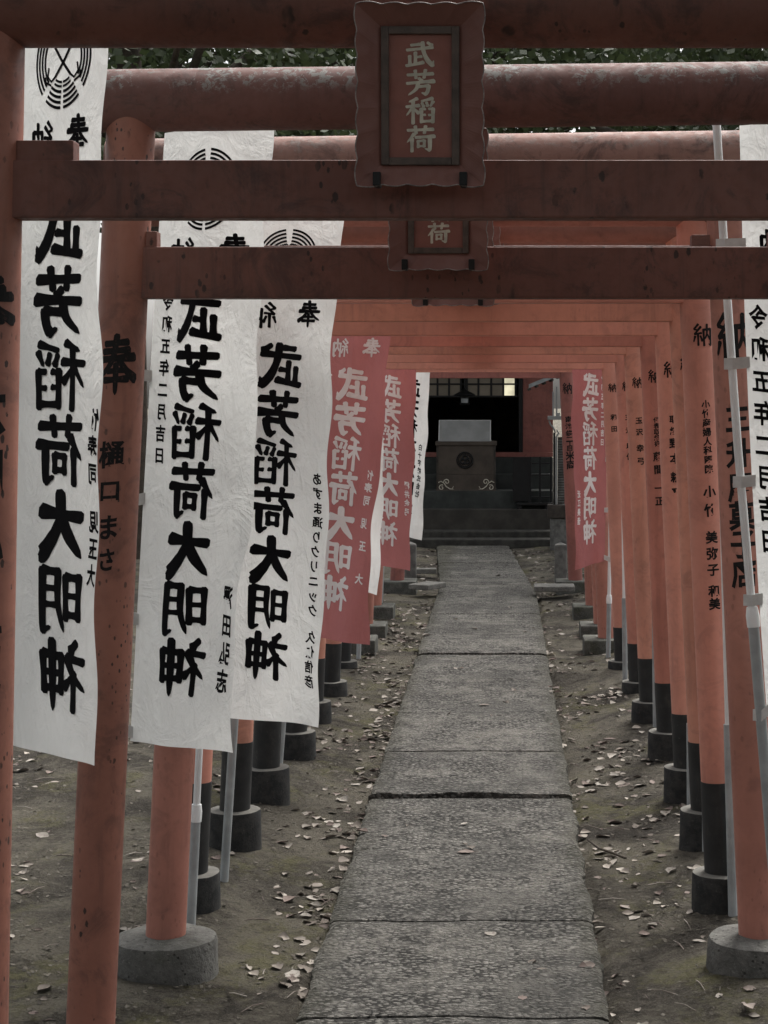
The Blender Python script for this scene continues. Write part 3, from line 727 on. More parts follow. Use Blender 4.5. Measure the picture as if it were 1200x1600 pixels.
def banner(label, tl, bl, wpx_t, wpx_b, Y, dY, red=False, mirror=True, name='', name_pos=(.9, .6), name_pitch=.028, name_w=.03, pole_dx=.045, pole_side=-1, cat='banner', pole_top=None, seed=0, date_u=.14, bend=0.0, pole_y=None, emblem_top=True, tabs=True, amp=1.0, dip=12, v0=.303, dv=.0952, tu=.48, tus=0.0, gwf=.445, pole_dx_b=None, zj=.48, d0=.28, dp=.0358, dsz=.105):
    """a tall cloth on a slanting pipe pole. tl / bl: photo pixels of the pole-side top and bottom corner, wpx: width in pixels,
    Y distance of the pole side, dY how far the free side swings nearer"""
    s = -pole_side
    def corner(px, py, Yy): return P(px, py, Yy)
    A = corner(*tl, Y); B = corner(*bl, Y)
    C = Vector((PX(tl[0] + s * wpx_t, Y - dY), Y - dY, A.z)); D = Vector((PX(bl[0] + s * wpx_b, Y - dY), Y - dY, PZ(bl[1] + dip, Y - dY)))
    W = (C - A).length; H = (A - B).length
    nrm = (C - A).normalized().cross(Vector((0, 0, 1))); nrm.normalize()
    if nrm.y > 0: nrm = -nrm                  # towards the viewer
    sag = random.Random(seed)
    ph = [sag.uniform(0, 6.28) for _ in range(6)]
    def S(u, v, off=0.0):
        p = (A.lerp(C, u)).lerp(B.lerp(D, u), v)
        p.x += s * bend * math.sin(math.pi * v)
        e = min(1, u * 3)
        d = .010 * math.sin(5.0 * u + 2.2 * v + ph[0]) * e + .012 * math.sin(2.5 * v * 2 + 3 * u + ph[1]) * u + .004 * math.sin(17 * v + 4 * u + ph[2]) * u + .0035 * math.sin(13 * u + 3 * v + ph[3])
        d += .010 * u ** 3 * math.sin(11 * v + ph[4]) + .018 * max(0, v - .86) / .14 * math.sin(7 * u + ph[5]) * e + .004 * math.sin(9 * u + 14 * v + ph[1]) * e + .006 * math.sin(6 * u - 21 * v + ph[5]) * u * u
        q = p + nrm * d * amp
        q.x += s * u ** 4 * (.005 * math.sin(31 * v + ph[2]) + .004 * math.sin(13 * v + ph[0])); q.z -= .007 * math.sin(math.pi * u) * v ** 6 + .012 * u ** 6 * v ** 12
        return q + nrm * off
    t = thing('shrine_banner', (B.x, Y, 0), label, cat, 'tall shrine banners on pipe poles')
    nu, nv = 26, 96; cm = MB()
    vs = [S(i / nu, j / nv) for j in range(nv + 1) for i in range(nu + 1)]
    fs = [(j*(nu+1)+i, j*(nu+1)+i+1, (j+1)*(nu+1)+i+1, (j+1)*(nu+1)+i) for j in range(nv) for i in range(nu)]
    cm.add(vs, fs, True); cl = obj('cloth', cm, M['cloth_red' if red else 'cloth_white'], t)
    ink = M['white_print' if red else 'ink_print']
    m = -1 if mirror else 1
    tm = MB(); em = MB(); dm = MB(); nms = {}; wm1 = MB(); wm2 = MB()
    for sg in (1, -1):
        # 2-D metric coordinates: x from the pole edge, y down from the top (negative)
        def fn(x, y, l, sg=sg): return S(min(max(x / W, .003), .997), min(max(-y / H, .002), .998), sg * (.0009 + l))
        cell = (W / 18, H / 60)
        gw = W * gwf; gx0 = W * tu; mm = m if pole_side < 0 else m
        def G(ch, xu, v, wd, ht, big, bold=.024, to=None):
            lay(to if to is not None else tm, glyph(ch, big, bold), xu, -v * H, wd * m, ht, cell, fn)
        for k, ch in enumerate('武芳稲荷大明神'): G(ch, gx0 + W * tus * k / 6, v0 + dv * k, gw, H * .092, True)
        # the donor's word pair: right-to-left on the printed face
        a, b = (.70, .30) if m < 0 else (.30, .70)
        if (m < 0): G('奉', W * .74, .202, W * .25, H * .052, True, to=wm1); G('納', W * (tu - .19), .202, W * .25, H * .052, True, to=wm2)
        else: G('納', W * .3, .202, W * .25, H * .052, True, to=wm2); G('奉', W * .74, .202, W * .25, H * .052, True, to=wm1)
        for k, ch in enumerate('令和五年二月吉日'): G(ch, W * date_u, d0 + dp * k, W * dsz, H * dp * .78, False, .03, dm)
        y = name_pos[1]; gi = 0
        for ch in name:
            if ch == ' ': y += name_pitch * .8; gi += 1; continue
            G(ch, W * name_pos[0], y, W * name_w, H * name_pitch * .86, False, .03, nms.setdefault(gi, MB())); y += name_pitch
        if sg == 1 or True: crest(em, W * (tu + .01), -.1 * H, W * .28, lambda x, y, l, sg=sg: S(min(max(x / W, .003), .997), min(max(-y / H, .002), .998), sg * .0011), W, H)
    obj('title_lettering', tm, ink, cl); obj('emblem', em, ink, cl); obj('date_lettering', dm, ink, cl); obj('dedication_character', wm1, ink, cl); obj('dedication_character', wm2, ink, cl)
    for q in nms.values(): obj('name_lettering', q, ink, cl)
    # pole
    A2 = A + Vector((-s * pole_dx, .004, 0)); B2 = B + Vector((-s * (pole_dx if pole_dx_b is None else pole_dx_b), .004, 0))
    sl = (A2 - B2) / (A.z - B.z); top = A2 + sl * .06
    zb = soil_z(B2.x, Y) - .1; foot = B2 + sl * (zb - B.z); J = B2 + sl * (zj - B.z)
    pts_up = [J, J.lerp(top, .33), J.lerp(top, .66), top]
    for q in pts_up: q.x += s * bend * math.sin(math.pi * min(1, max(0, (A.z - q.z) / (A.z - B.z))))
    mb = MB(); mb.tube(pts_up, .0125, 18); po = obj('pole', mb, M['pole_white'], t)
    Jx = pts_up[0]
    mb = MB(); mb.tube([foot, Jx + (pts_up[1] - Jx).normalized() * .02], .0165, 18); obj('pole_sleeve', mb, M['pole_grey'], po)
    mb = MB(); d0 = (pts_up[1] - Jx).normalized(); mb.tube([Jx - d0 * .03, Jx + d0 * .005, Jx + d0 * .03], [.0195, .0205, .0165], 18); obj('collar', mb, M['pole_white'], po)
    bar = MB(); p1 = top - sl * .02; bar.tube([p1, S(.98, 0) + Vector((0, .006, .004))], .005, 10); obj('cross_bar', bar, M['pole_white'], t)
    if tabs:
        for v in (.2, .4, .6, .8, .985):
            e = S(.0, v); pp = min([foot.lerp(pts_up[0], k/40) for k in range(41)] + [pts_up[0].lerp(pts_up[1], k/20) for k in range(21)] + [pts_up[1].lerp(pts_up[2], k/20) for k in range(21)] + [pts_up[2].lerp(pts_up[3], k/20) for k in range(21)], key=lambda q: abs(q.z - e.z + .008))
            if abs(pp.z - e.z) > .15: continue
            tb = MB(); h = .017; dirx = -s
            o = pp + Vector((dirx * .024, 0, 0)); i_ = e + Vector((s * .012, 0, 0))
            loopf = [i_ + nrm * .004, Vector((pp.x, pp.y - .017, pp.z)), o]; loopb = [i_ - nrm * .002, Vector((pp.x, pp.y + .017, pp.z)), o]
            for lp in (loopf, loopb):
                tb.add([x + Vector((0, 0, z)) for x in lp for z in (-h, h)], [(0, 1, 3, 2), (2, 3, 5, 4)])
            obj('tie', tb, M['tab'], cl)
    return t

def side_w(W, Y, dY): return W
banner('nearest white banner with black characters, in front of the chipped left post', (24, -5), (17, 1164), 142, 134, 4.62, .3, False, True, '竹寿司 児玉大', (.945, .57), .034, .1, seed=1, amp=.22, dip=24, bend=-.006, v0=.318, dv=.0965, tu=.545, tus=.07, date_u=.035, gwf=.55)
banner('widest white banner, between the second and third torii, short name at its lower right', (258, 208), (203, 1158), 163, 161, 5.5, .24, False, True, '澤田弘志', (.88, .76), .044, .13, seed=2, tu=.455, gwf=.41)
banner('white banner with a long name column down its right edge, left of the red banners', (372, 335), (334, 1118), 163, 163, 6.42, .16, False, True, 'あずま通りクリニック 久保信彦', (.9, .525), .0285, .095, seed=3)
banner('larger red banner with white mirrored characters on the left', (512, 430), (467, 992), 104, 107, 9.1, .18, True, True, '竹寿司 児 玉  大', (.86, .55), .034, .12, seed=4)
banner('white banner behind the larger red banner on the left, only an edge in view', (528, 478), (512, 915), 76, 79, 11.3, .15, False, True, '', seed=5)
banner('smaller red banner on the left, hanging before the white one by the shrine', (584, 484), (574, 878), 68, 64, 13.2, .15, True, True, '櫻井金弓', (.88, .68), .034, .12, seed=6)
banner('farthest white banner with black characters, left of the offering box', (622, 506), (608, 830), 55, 52, 16.3, .15, False, True, '白十字株式会社', (.82, .58), .036, .13, seed=7)
banner('red banner on the right, white characters reading the right way round', (951, 480), (945, 876), 58, 47, 13.2, .08, True, False, '近江美佳', (.86, .72), .034, .11, pole_side=1, seed=8, pole_dx=.035)
banner('white banner at the right edge, tied to a slanting white pole with grey collar', (1155, 196), (1199, 1120), 165, 165, 5.56, .12, False, True, '', seed=9, pole_dx=.066, pole_dx_b=.014, zj=1.26, bend=-.012, d0=.325, dp=.054, dsz=.17, date_u=.13)

def bare_pole(px, y0, lean_px, Y, label, top_z=2.5, zj=.6):
    foot = Vector((PX(px, Y), Y, soil_z(PX(px, Y), Y) - .08)); top = foot + Vector((lean_px * Y / F, 0, top_z))
    t = thing('banner_pole', (foot.x, Y, 0), label, 'pole', 'thin banner poles beside the torii posts')
    J = foot.lerp(top, zj / top_z)
    mb = MB(); mb.tube([foot, J], .0165, 18); obj('pole_sleeve', mb, M['pole_grey'], t)
    mb = MB(); mb.tube([J - (top - foot).normalized() * .02, top], .0115, 16); obj('pole', mb, M['pole_white'], t)
    return t
bare_pole(348, 1370, 60, 7.05, 'grey pipe pole standing between the black post feet below the white banners', 2.3, .9)
bare_pole(977, 1063, -6, 12.1, 'thin grey pole at the right between the ninth and tenth torii', 2.2, .62)
bare_pole(1025, 1135, -6, 10.4, 'thin grey pole at the right between the seventh and eighth torii', 2.2, .72)
bare_pole(1079, 1257, -4, 8.35, 'grey pole at the right between the fifth and sixth torii', 2.2, .45)
bare_pole(1103, 1335, -2, 7.5, 'grey pole at the right between the fourth and fifth torii', 2.2, .4)
bare_pole(1146, 1430, -24, 6.62, 'pale pole right beside the thick concrete base on the right', 2.2, .76)
bare_pole(527, 1072, 20, 12.05, 'thin pale pole left of the path behind the larger red banner', 2.2, .6)

# ------------------------------------------------------------------ the shrine
YS = 25.2
sh = thing('shrine_building', (PX(742, YS), YS, 0), 'small dark shrine hall with red boards and greenish steps at the path end', 'shrine')
def bx(name, mat, x0, x1, y0, y1, Y, depth, parent, bev=.004, kind=None):
    """a board seen between photo pixels x0..x1, y0..y1 with its front at distance Y"""
    mb = MB(); a = P(x0, y1, Y); b = P(x1, y0, Y)
    mb.box((a.x, Y, a.z), (b.x, Y + depth, b.z), bev); return obj(name, mb, mat, parent)
M['step_stone'] = plain('dark_step_stone', (.048, .046, .04), .9, .2, .35, 10, .4)
M['green_board'] = plain('grey_green_boards', (.044, .048, .044), .8, .2, .25, 5, .2)
M['step_board'] = plain('grey_brown_step', (.052, .048, .041), .85, .2, .25, 5, .2)
M['pane'] = plain('dusty_glass', (.22, .19, .15), .25, .5, .3, 6, .05)
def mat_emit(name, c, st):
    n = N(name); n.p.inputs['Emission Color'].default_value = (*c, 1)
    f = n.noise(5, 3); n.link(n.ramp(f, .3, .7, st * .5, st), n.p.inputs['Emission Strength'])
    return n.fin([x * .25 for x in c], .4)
M['pane_glow'] = mat_emit('glowing_pane', (.95, .88, .62), .42)  # emission stands in for daylight on the bright pane; no lamp there
M['pane_faint_glow'] = mat_emit('faint_glow_pane', (.5, .43, .33), .018)  # slight emission stands in for daylight caught by the other panes
bx('stone_step', M['step_stone'], 560, 866, 843, 860, 23.25, .5, sh, .02)
bx('stone_step', M['step_stone'], 560, 866, 830, 850, 23.6, .5, sh, .02)
bx('wooden_step', M['step_board'], 570, 862, 796, 838, 23.95, .35, sh, .01)
bx('wooden_step', M['green_board'], 575, 864, 767, 800, 24.2, .6, sh, .008)
bx('wooden_step', M['green_board'], 575, 864, 741, 772, 24.75, .3, sh, .008)
bx('wooden_step', M['green_board'], 575, 864, 715, 746, 25.0, .3, sh, .008)
bx('sill_beam', M['red_shrine'], 575, 864, 707, 714, 25.1, .2, sh)
bx('wall', M['red_shrine'], 817, 864, 500, 707.2, YS, .12, sh)
bx('wall', M['red_shrine'], 560, 640, 500, 707.2, YS, .12, sh)
bx('wall', M['dark_wood'], 560, 864, 480, 590, YS + .01, .1, sh)
bx('post', M['black'], 810.5, 817, 560, 707.4, YS - .02, .1, sh)
bx('post', M['black'], 640, 648, 560, 707.4, YS - .02, .1, sh)
# dark room behind the opening
mb = MB(); xa, xb = PX(565, YS), PX(860, YS); z0, z1 = .2, 3.6; yb = YS + 3.4
mb.box((xa, yb, z0), (xb, yb + .1, z1)); mb.box((xa, YS + .12, z0), (xa + .08, yb, z1)); mb.box((xb - .08, YS + .12, z0), (xb, yb, z1))
mb.box((xa, YS + .12, z1 - .08), (xb, yb, z1)); mb.box((xa, YS + .12, PZ(712, YS) - .08), (xb, yb, PZ(712, YS)))
obj('interior', mb, M['dark_wood'], sh)
# transom lattice
tw = MB()
tw.box((PX(648, YS), YS + .03, PZ(621, YS)), (PX(811, YS), YS + .08, PZ(618, YS)), .003)
tw.box((PX(648, YS), YS + .03, PZ(601.5, YS)), (PX(811, YS), YS + .08, PZ(598.8, YS)), .003)
tw.box((PX(648, YS), YS + .03, PZ(586, YS)), (PX(811, YS), YS + .08, PZ(583, YS)), .003)
bars = [666, 683.5, 701.5, 720, 729.5, 747.5, 767.5, 786.5, 805.5]
for b in bars: tw.box((PX(b - 1.6, YS), YS + .032, PZ(618.2, YS)), (PX(b + 1.6, YS), YS + .078, PZ(586, YS)), .003)
win = obj('transom_window', tw, M['black'], sh)
for i in range(len(bars) - 1):
    if bars[i] == 720: continue
    for (ya, yb_) in ((618, 601.5), (598.8, 586)):
        pmh = MB(); pmh.box((PX(bars[i] + 1.6, YS), YS + .05, PZ(ya, YS)), (PX(bars[i+1] - 1.6, YS), YS + .056, PZ(yb_, YS)))
        obj('pane', pmh, M['pane_glow'] if bars[i] == 786.5 else M['pane_faint_glow'], win)
# roof: two slopes with thick eaves
rf = MB(); ze, zr = 2.75, 4.4; x0, x1 = PX(500, YS), PX(925, YS); xm = (x0 + x1) / 2
def slab(p, q, r_, s_, t):
    n = (q - p).cross(s_ - p).normalized() * t
    return [p, q, r_, s_, p - n, q - n, r_ - n, s_ - n]
cubef = [(0, 1, 2, 3), (7, 6, 5, 4), (0, 4, 5, 1), (1, 5, 6, 2), (2, 6, 7, 3), (3, 7, 4, 0)]
ya_, yb_ = YS - .8, YS + 4; yr = YS + 1.6
rf.add(slab(Vector((x0, ya_, ze)), Vector((x1, ya_, ze)), Vector((x1, yr, zr)), Vector((x0, yr, zr)), .14), cubef)
rf.add(slab(Vector((x1, yb_, ze)), Vector((x0, yb_, ze)), Vector((x0, yr, zr)), Vector((x1, yr, zr)), .14), cubef)
rf.tube([(x0 - .05, yr, zr + .04), (x1 + .05, yr, zr + .04)], .13, 12)
for k in range(22):
    x = x0 + .1 + (x1 - x0 - .2) * k / 21
    rf.tube([(x, ya_ - .01, ze + .03), (x, yr, zr + .03)], .035, 8)
obj('roof', rf, M['tin'], sh)

# hanging lamp in the opening
lm = thing('hanging_lantern', (PX(726, 24.9), 24.9, PZ(634, 24.9)), 'small dark hanging lantern in the shrine opening under the window', 'lantern')
mb = MB(); c = Vector((PX(726, 24.9), 24.9, 0)); zt, zb_ = PZ(613, 24.9), PZ(633, 24.9)
mb.lathe((c.x, c.y, zb_), [(.001, 0), (.06, 0), (.07, .02), (.06, .03), (.055, .12), (.15, .13), (.13, .15), (.05, .19), (.015, .22), (.001, .25)], 12, False); obj('shade', mb, M['black'], lm)
mb = MB(); mb.tube([(c.x, c.y, zt), (c.x, c.y, PZ(560, 24.9))], .008, 8); obj('chain', mb, M['black'], lm)
mb = MB(); mb.box((c.x - .045, c.y - .075, zb_ + .03), (c.x + .045, c.y - .06, zb_ + .09), .003); obj('window', mb, M['tin'], lm)

# offering box
YO = 24.26
M['box_wood'] = plain('brown_box_wood', (.068, .054, .042), .6, .3, .25, 4, .15)
ob = thing('offering_box', (PX(728, YO), YO, PZ(768, YO)), 'brown wooden offering box with round emblem and pale scrollwork corners', 'offering box')
a, b = P(681.5, 768, YO), P(775, 690, YO)
mb = MB(); mb.box((a.x + .02, YO, a.z), (b.x - .02, YO + .4, b.z), .006); obj('body', mb, M['box_wood'], ob)
mb = MB(); mb.box((a.x - .01, YO - .02, b.z - .05), (b.x + .01, YO + .42, b.z + .002), .006); obj('top_rim', mb, M['box_wood'], ob)
mb = MB(); mb.box((a.x, YO - .012, a.z), (b.x, YO + .41, a.z + .03), .005); obj('plinth', mb, M['box_wood'], ob)
mb = MB()
for sxx in (a.x + .004, b.x - .03): mb.box((sxx, YO - .008, a.z + .031), (sxx + .026, YO + .02, b.z - .051), .003)
mb.box((a.x + .032, YO - .003, PZ(741.5, YO)), (b.x - .032, YO + .02, PZ(740.5, YO)), .001)
obj('corner_strip', mb, M['dark_wood'], ob)
em = MB(); ec = P(726.5, 719, YO - .012)
def ringm(m_, c, r0, r1, n=28):
    vs = []
    for i in range(n):
        an = 2 * math.pi * i / n
        for rr in (r0, r1): vs.append(Vector((c.x + rr * math.cos(an), c.y, c.z + rr * math.sin(an))))
    m_.add(vs, [(2*i, 2*i+1, (2*i+3) % (2*n), (2*i+2) % (2*n)) for i in range(n)])
def torus(m_, c, r, t): m_.tube([(c.x + r * math.cos(2*math.pi*i/28), c.y, c.z + r * math.sin(2*math.pi*i/28)) for i in range(29)], t, 8, False)
torus(em, ec, .105, .008); torus(em, ec, .085, .006)
for k in range(3):
    an = R(90 + 120 * k); torus(em, Vector((ec.x + .034 * math.cos(an), ec.y, ec.z + .034 * math.sin(an))), .028, .011)
for k in range(3):
    an = R(30 + 120 * k); em.tube([(ec.x, ec.y, ec.z), (ec.x + .06 * math.cos(an), ec.y, ec.z + .06 * math.sin(an))], .011, 8)
obj('emblem', em, M['black'], ob)
for s, xc in ((1, 684), (-1, 773)):
    sm = MB()
    def sp(cx, cy, r, a0, turns, sgn):
        pts = []
        for i in range(30):
            t = i / 29; an = a0 + sgn * turns * 2 * math.pi * t; rr = r * (1 - .75 * t)
            pts.append(P(xc + s * (cx + rr * math.cos(an)), cy + rr * math.sin(an), YO - .006))
        return pts
    w_ = .0075
    sm.tube(sp(14, 753, 4.6, R(180), 1.1, 1), w_, 6); sm.tube(sp(6, 762, 4.6, R(300), 1.1, -1), w_, 6)
    sm.tube([P(xc + s * q, y, YO - .006) for q, y in ((1, 754), (5, 752), (10, 755), (13, 760), (19, 764), (25, 764.5))], [w_, w_, w_, w_, w_, .003], 6)
    sm.tube([P(xc + s * q, y, YO - .006) for q, y in ((22, 764), (24, 761), (24.5, 760))], .004, 6)
    obj('scrollwork', sm, M['gold'], ob)
# white tray on top of the box
tr = thing('white_case', (PX(727, YO), YO + .1, b.z), 'pale grey slant fronted case standing on the offering box', 'case')
a2, b2 = P(685, 689.3, YO + .06), P(767, 657, YO + .25)
mb = MB(); za, zb2 = b.z + .003, b2.z; xa, xb = a2.x, b2.x
mb.add([(xa, YO + .06, za), (xb, YO + .06, za), (xb, YO + .26, zb2), (xa, YO + .26, zb2), (xa, YO + .38, za), (xb, YO + .38, za), (xb, YO + .38, zb2), (xa, YO + .38, zb2)],
       [(0, 1, 2, 3), (3, 2, 6, 7), (7, 6, 5, 4), (4, 5, 1, 0), (1, 5, 6, 2), (4, 0, 3, 7)])
obj('body', mb, M['off_white'], tr)
mb = MB(); mb.box((xb - .015, YO + .055, za + .004), (xb + .01, YO + .075, za + .02), .002); mb.tube([(xb - .006, YO + .055, za + .005), (xb - .006, YO + .255, zb2)], .006, 8); mb.tube([(xa + .006, YO + .055, za + .005), (xa + .006, YO + .255, zb2)], .006, 8); mb.tube([(xa, YO + .258, zb2), (xb, YO + .258, zb2)], .006, 8)
obj('edge_strip', mb, M['tab'], tr)

# black lattice stand to the right of the box
YL = 24.1
ls = thing('lattice_stand', (PX(832, YL), YL, PZ(795, YL)), 'low black lattice stand right of the offering box', 'stand')
bx('panel', M['black'], 801, 827, 714, 783, YL, .05, ls)
mb = MB()
for x in (827, 842, 859): mb.box((PX(x, YL), YL + .002, PZ(785, YL)), (PX(x + 3.4, YL), YL + .04, PZ(714, YL)), .003)
for y in (723, 741, 776): mb.box((PX(830.5, YL), YL + .006, PZ(y + 2, YL)), (PX(842, YL), YL + .036, PZ(y, YL)), .003); mb.box((PX(845.5, YL), YL + .006, PZ(y + 2, YL)), (PX(859, YL), YL + .036, PZ(y, YL)), .003)
obj('lattice', mb, M['black'], ls)
mb = MB(); mb.box((PX(806, YL), YL - .1, PZ(789, YL)), (PX(863, YL), YL + .1, PZ(785.2, YL)), .004); mb.box((PX(808, YL), YL - .08, PZ(796, YL)), (PX(815, YL), YL + .08, PZ(789, YL)), .004); mb.box((PX(852, YL), YL - .08, PZ(796, YL)), (PX(859, YL), YL + .08, PZ(789, YL)), .004)
obj('foot', mb, M['black'], ls)

# pedestal with a slim white votive frame
YV = 22.6
pd = thing('stone_pedestal', (PX(871, YV), YV, 0), 'dark stone pedestal right of the shrine steps', 'pedestal')
bx('cap', M['dark_wood'], 856, 886, 789, 810, YV, .26, pd, .012)
bx('shaft', M['stone'], 860, 886, 810.2, 862, YV + .03, .2, pd, .01)
vf = thing('votive_frame', (PX(871, YV), YV + .1, PZ(789, YV)), 'slim white and black frame with a ledge on the dark pedestal', 'frame')
bx('upright', M['off_white'], 868, 871, 683, 788.8, YV + .06, .03, vf); bx('upright', M['black'], 864.5, 867.8, 676, 788.8, YV + .07, .03, vf)
mb = MB()
for k in range(26): mb.box((PX(872.5, YV), YV + .1, PZ(790 - 4 * k - 2.6, YV)), (PX(882, YV), YV + .112, PZ(790 - 4 * k, YV)))
obj('slats', mb, M['stone'], vf)
bx('back_board', M['dark_wood'], 871.6, 882, 683, 788.8, YV + .116, .02, vf)
bx('ledge', M['off_white'], 856, 878, 650, 656, YV + .02, .16, vf); bx('ledge_box', M['off_white'], 870, 875, 645, 649.8, YV + .06, .06, vf)
bx('upright', M['off_white'], 863, 865.5, 612, 649.8, YV + .06, .03, vf); bx('upright', M['off_white'], 868.5, 871, 604, 649.8, YV + .06, .03, vf)
mb = MB(); mb.tube([P(x, y, YV + .07) for x, y in ((858, 657), (860, 663), (865, 669), (868, 676), (870, 672), (873, 677), (869, 683))], .011, 8); obj('scroll', mb, M['off_white'], vf)

# small side roof
sr = thing('side_shelter', (PX(885, 23.4), 23.4, 0), 'small tin roofed side shelter beside the shrine, its eave sloping at the right', 'shelter')
mb = MB(); p = [P(828, 606, 23.2), P(872, 588, 23.2)]
q0, q1 = p; d = Vector((0, 1.2, 0)); up = Vector((0, 0, .05)); ext = (q1 - q0) * 1.6
mb.add([q0, q0 + ext, q0 + ext + d, q0 + d, q0 + up, q0 + ext + up, q0 + ext + d + up, q0 + d + up], cubef)
obj('roof', mb, M['tin'], sr)
mb = MB()
for k in range(7): mb.tube([q0 + ext * (k / 6) + Vector((0, -.01, -.015)), q0 + ext * (k / 6) + d + Vector((0, 0, -.015))], .018, 6)
obj('rafter', mb, M['dark_wood'], sr)
mb = MB(); xx = q0.x + ext.x * .8
mb.box((xx, 23.3, -.02), (xx + .09, 23.39, q0.z + ext.z * .8), .004); obj('post', mb, M['red_shrine'], sr)
mb = MB(); mb.box((xx, 24.2, -.02), (xx + .09, 24.29, q0.z + ext.z * .8), .004); obj('post', mb, M['red_shrine'], sr)

# stone posts and loose slabs near the last gates
for lab, x0, x1, y0, y1, Y in (('square grey stone post left of the path end', 632, 650, 850, 912, 18.6), ('square grey stone post right of the path end', 867, 886, 851, 912, 18.6)):
    m_ = MB(); a = P(x0, y1, Y); b_ = P(x1, y0, Y); c = (a + b_) / 2; hw = (b_.x - a.x) / 2
    m_.box((c.x - hw, Y, -.03), (c.x + hw, Y + hw * 2, b_.z), .018); m_.add([(c.x - hw + .018, Y + .018, b_.z), (c.x + hw - .018, Y + .018, b_.z), (c.x + hw - .018, Y + hw * 2 - .018, b_.z), (c.x - hw + .018, Y + hw * 2 - .018, b_.z), (c.x, Y + hw, b_.z + .02)], [(0, 1, 4), (1, 2, 4), (2, 3, 4), (3, 0, 4)])
    tag(obj('stone_post', m_, M['stone']), lab, 'stone post', 'stone posts by the path end')
def loose(px, py, Y, w_, d_, rz, lab, mat):
    c = P(px, py, Y); m_ = MB(); m_.box((c.x - w_ / 2, Y - d_ / 2, c.z - .05), (c.x + w_ / 2, Y + d_ / 2, c.z), .01, Matrix.Rotation(rz, 3, 'Z'))
    tag(obj('loose_slab', m_, mat), lab, 'stone slab')
loose(664, 888, 19.4, .24, .16, .02, 'small straight stone slab left of the path end', M['conc_pale'])
loose(668, 911, 17.6, .22, .34, -.5, 'tilted grey kerb slab lying against the left path edge', M['conc_pale'])
loose(866, 914, 17.4, .38, .3, 0, 'flat pale slab on the soil right of the path end', M['conc_pale'])

# ------------------------------------------------------------------ trees
def make_crown(seed, n_cl=170, per=62, rx=3.6, rz=2.6, leaf=.10):
    rr = random.Random(seed); mb = MB()
    cl = []
    for _ in range(n_cl):
        while True:
            q = Vector((rr.uniform(-1, 1), rr.uniform(-1, 1), rr.uniform(-1, 1)))
            if .25 < q.length < 1: break
        q *= .55 + .45 * (q.length)
        lump = 1 + .35 * noise.noise(q * 2.1 + Vector((seed, 0, 0)))
        cl.append(Vector((q.x * rx * lump, q.y * rx * lump, q.z * rz * lump)))
    for c in cl:
        sz = rr.uniform(.35, .75)
        for _ in range(per):
            d = Vector((rr.gauss(0, 1), rr.gauss(0, 1), rr.gauss(0, .6))) * sz * .55
            p = c + d; a = Vector((rr.gauss(0, 1), rr.gauss(0, 1), rr.gauss(0, .5) - .3)).normalized()
            b = a.cross(Vector((rr.gauss(0, 1), rr.gauss(0, 1), rr.gauss(0, 1)))).normalized()
            L_ = leaf * rr.uniform(.7, 1.4); Wd = L_ * .42
            mb.add([p, p + a * L_ * .5 + b * Wd, p + a * L_, p + a * L_ * .5 - b * Wd], [(0, 1, 2, 3)])
    return mb, cl
def make_tree(seed, zc, rx, rz, label, group, leaf=.1, n_cl=170, per=62, tr=.22):
    t = thing('broadleaf_tree', (0, 0, 0), label, 'tree', group)
    mb, cl = make_crown(seed, n_cl, per, rx, rz, leaf)
    for v in mb.v: v.z += zc
    obj('crown', mb, M['foliage'], t)
    rr = random.Random(seed + 50); tk = MB()
    base = [Vector((0, 0, -.1)), Vector((.05, .03, zc * .3)), Vector((-.06, .08, zc * .62)), Vector((.03, 0, zc * 1.0)), Vector((.0, .05, zc + rz * .6))]
    tk.tube(base, [tr * 1.25, tr, tr * .8, tr * .5, tr * .15], 14)
    for k in range(13):
        e = cl[(k * 13) % len(cl)] + Vector((0, 0, zc)); s0 = Vector((0, .05, zc * rr.uniform(.55, .95)))
        mid = s0.lerp(e, .5) + Vector((0, 0, -.25))
        tk.tube([s0, mid, e], [tr * .38, tr * .24, tr * .06], 8)
    obj('trunk', tk, M['bark'], t)
    return t
GT = 'evergreen trees round the shrine'
t1 = make_tree(11, 8.2, 4.6, 3.3, 'dense dark evergreen directly behind the shrine', GT, .13, 230, 75, .3); t1.location = (-1.2, 31.5, 0)
t2 = make_tree(23, 8.0, 4.2, 3.6, 'dark evergreen behind the shrine, left of the plaque', GT, .13, 200, 75, .26); t2.location = (-6.2, 30.5, 0)
dup(t1, (3.4, 33, 0), 'dark evergreen behind the shrine, seen right of the plaque', 2.1)
dup(t2, (-10.5, 34, 0), 'evergreen at the far left behind the shrine', 1.2)
dup(t2, (7.6, 29.5, 0), 'evergreen at the far right with bright sky beside it', 3.0)
dup(t2, (-4.3, 21.5, -.6), 'evergreen leaning over the path end from the left', 2.2, (.9, .9, .9))
dup(t1, (3.6, 22.6, -.4), 'evergreen leaning over the path end from the right', 3.3, (.9, .9, .9))
dup(t2, (-2.6, 37, 0), 'evergreen in the row farther back behind the shrine', 2.7, (1.2, 1.1, 1.05))
dup(t1, (4.6, 38, .4), 'tall evergreen in the row farther back on the right', 5.2, (1.2, 1.1, 1.05))
GB = 'unseen evergreens added to shade the entrance'  # added out of view to darken the near beams, banners and path
dup(t2, (-5.6, 2.2, -.5), 'unseen evergreen added left of the entrance to block side light', 1.9, None, GB)
dup(t1, (5.2, 2.6, -.6), 'unseen evergreen added right of the entrance to block side light', 4.4, None, GB)
dup(t2, (-2.9, -2.4, -.8), 'unseen evergreen added over the entrance on the left to darken it', 0.6, None, GB)
dup(t1, (2.7, -3.0, -.9), 'unseen evergreen added over the entrance on the right to darken it', 2.6, None, GB)

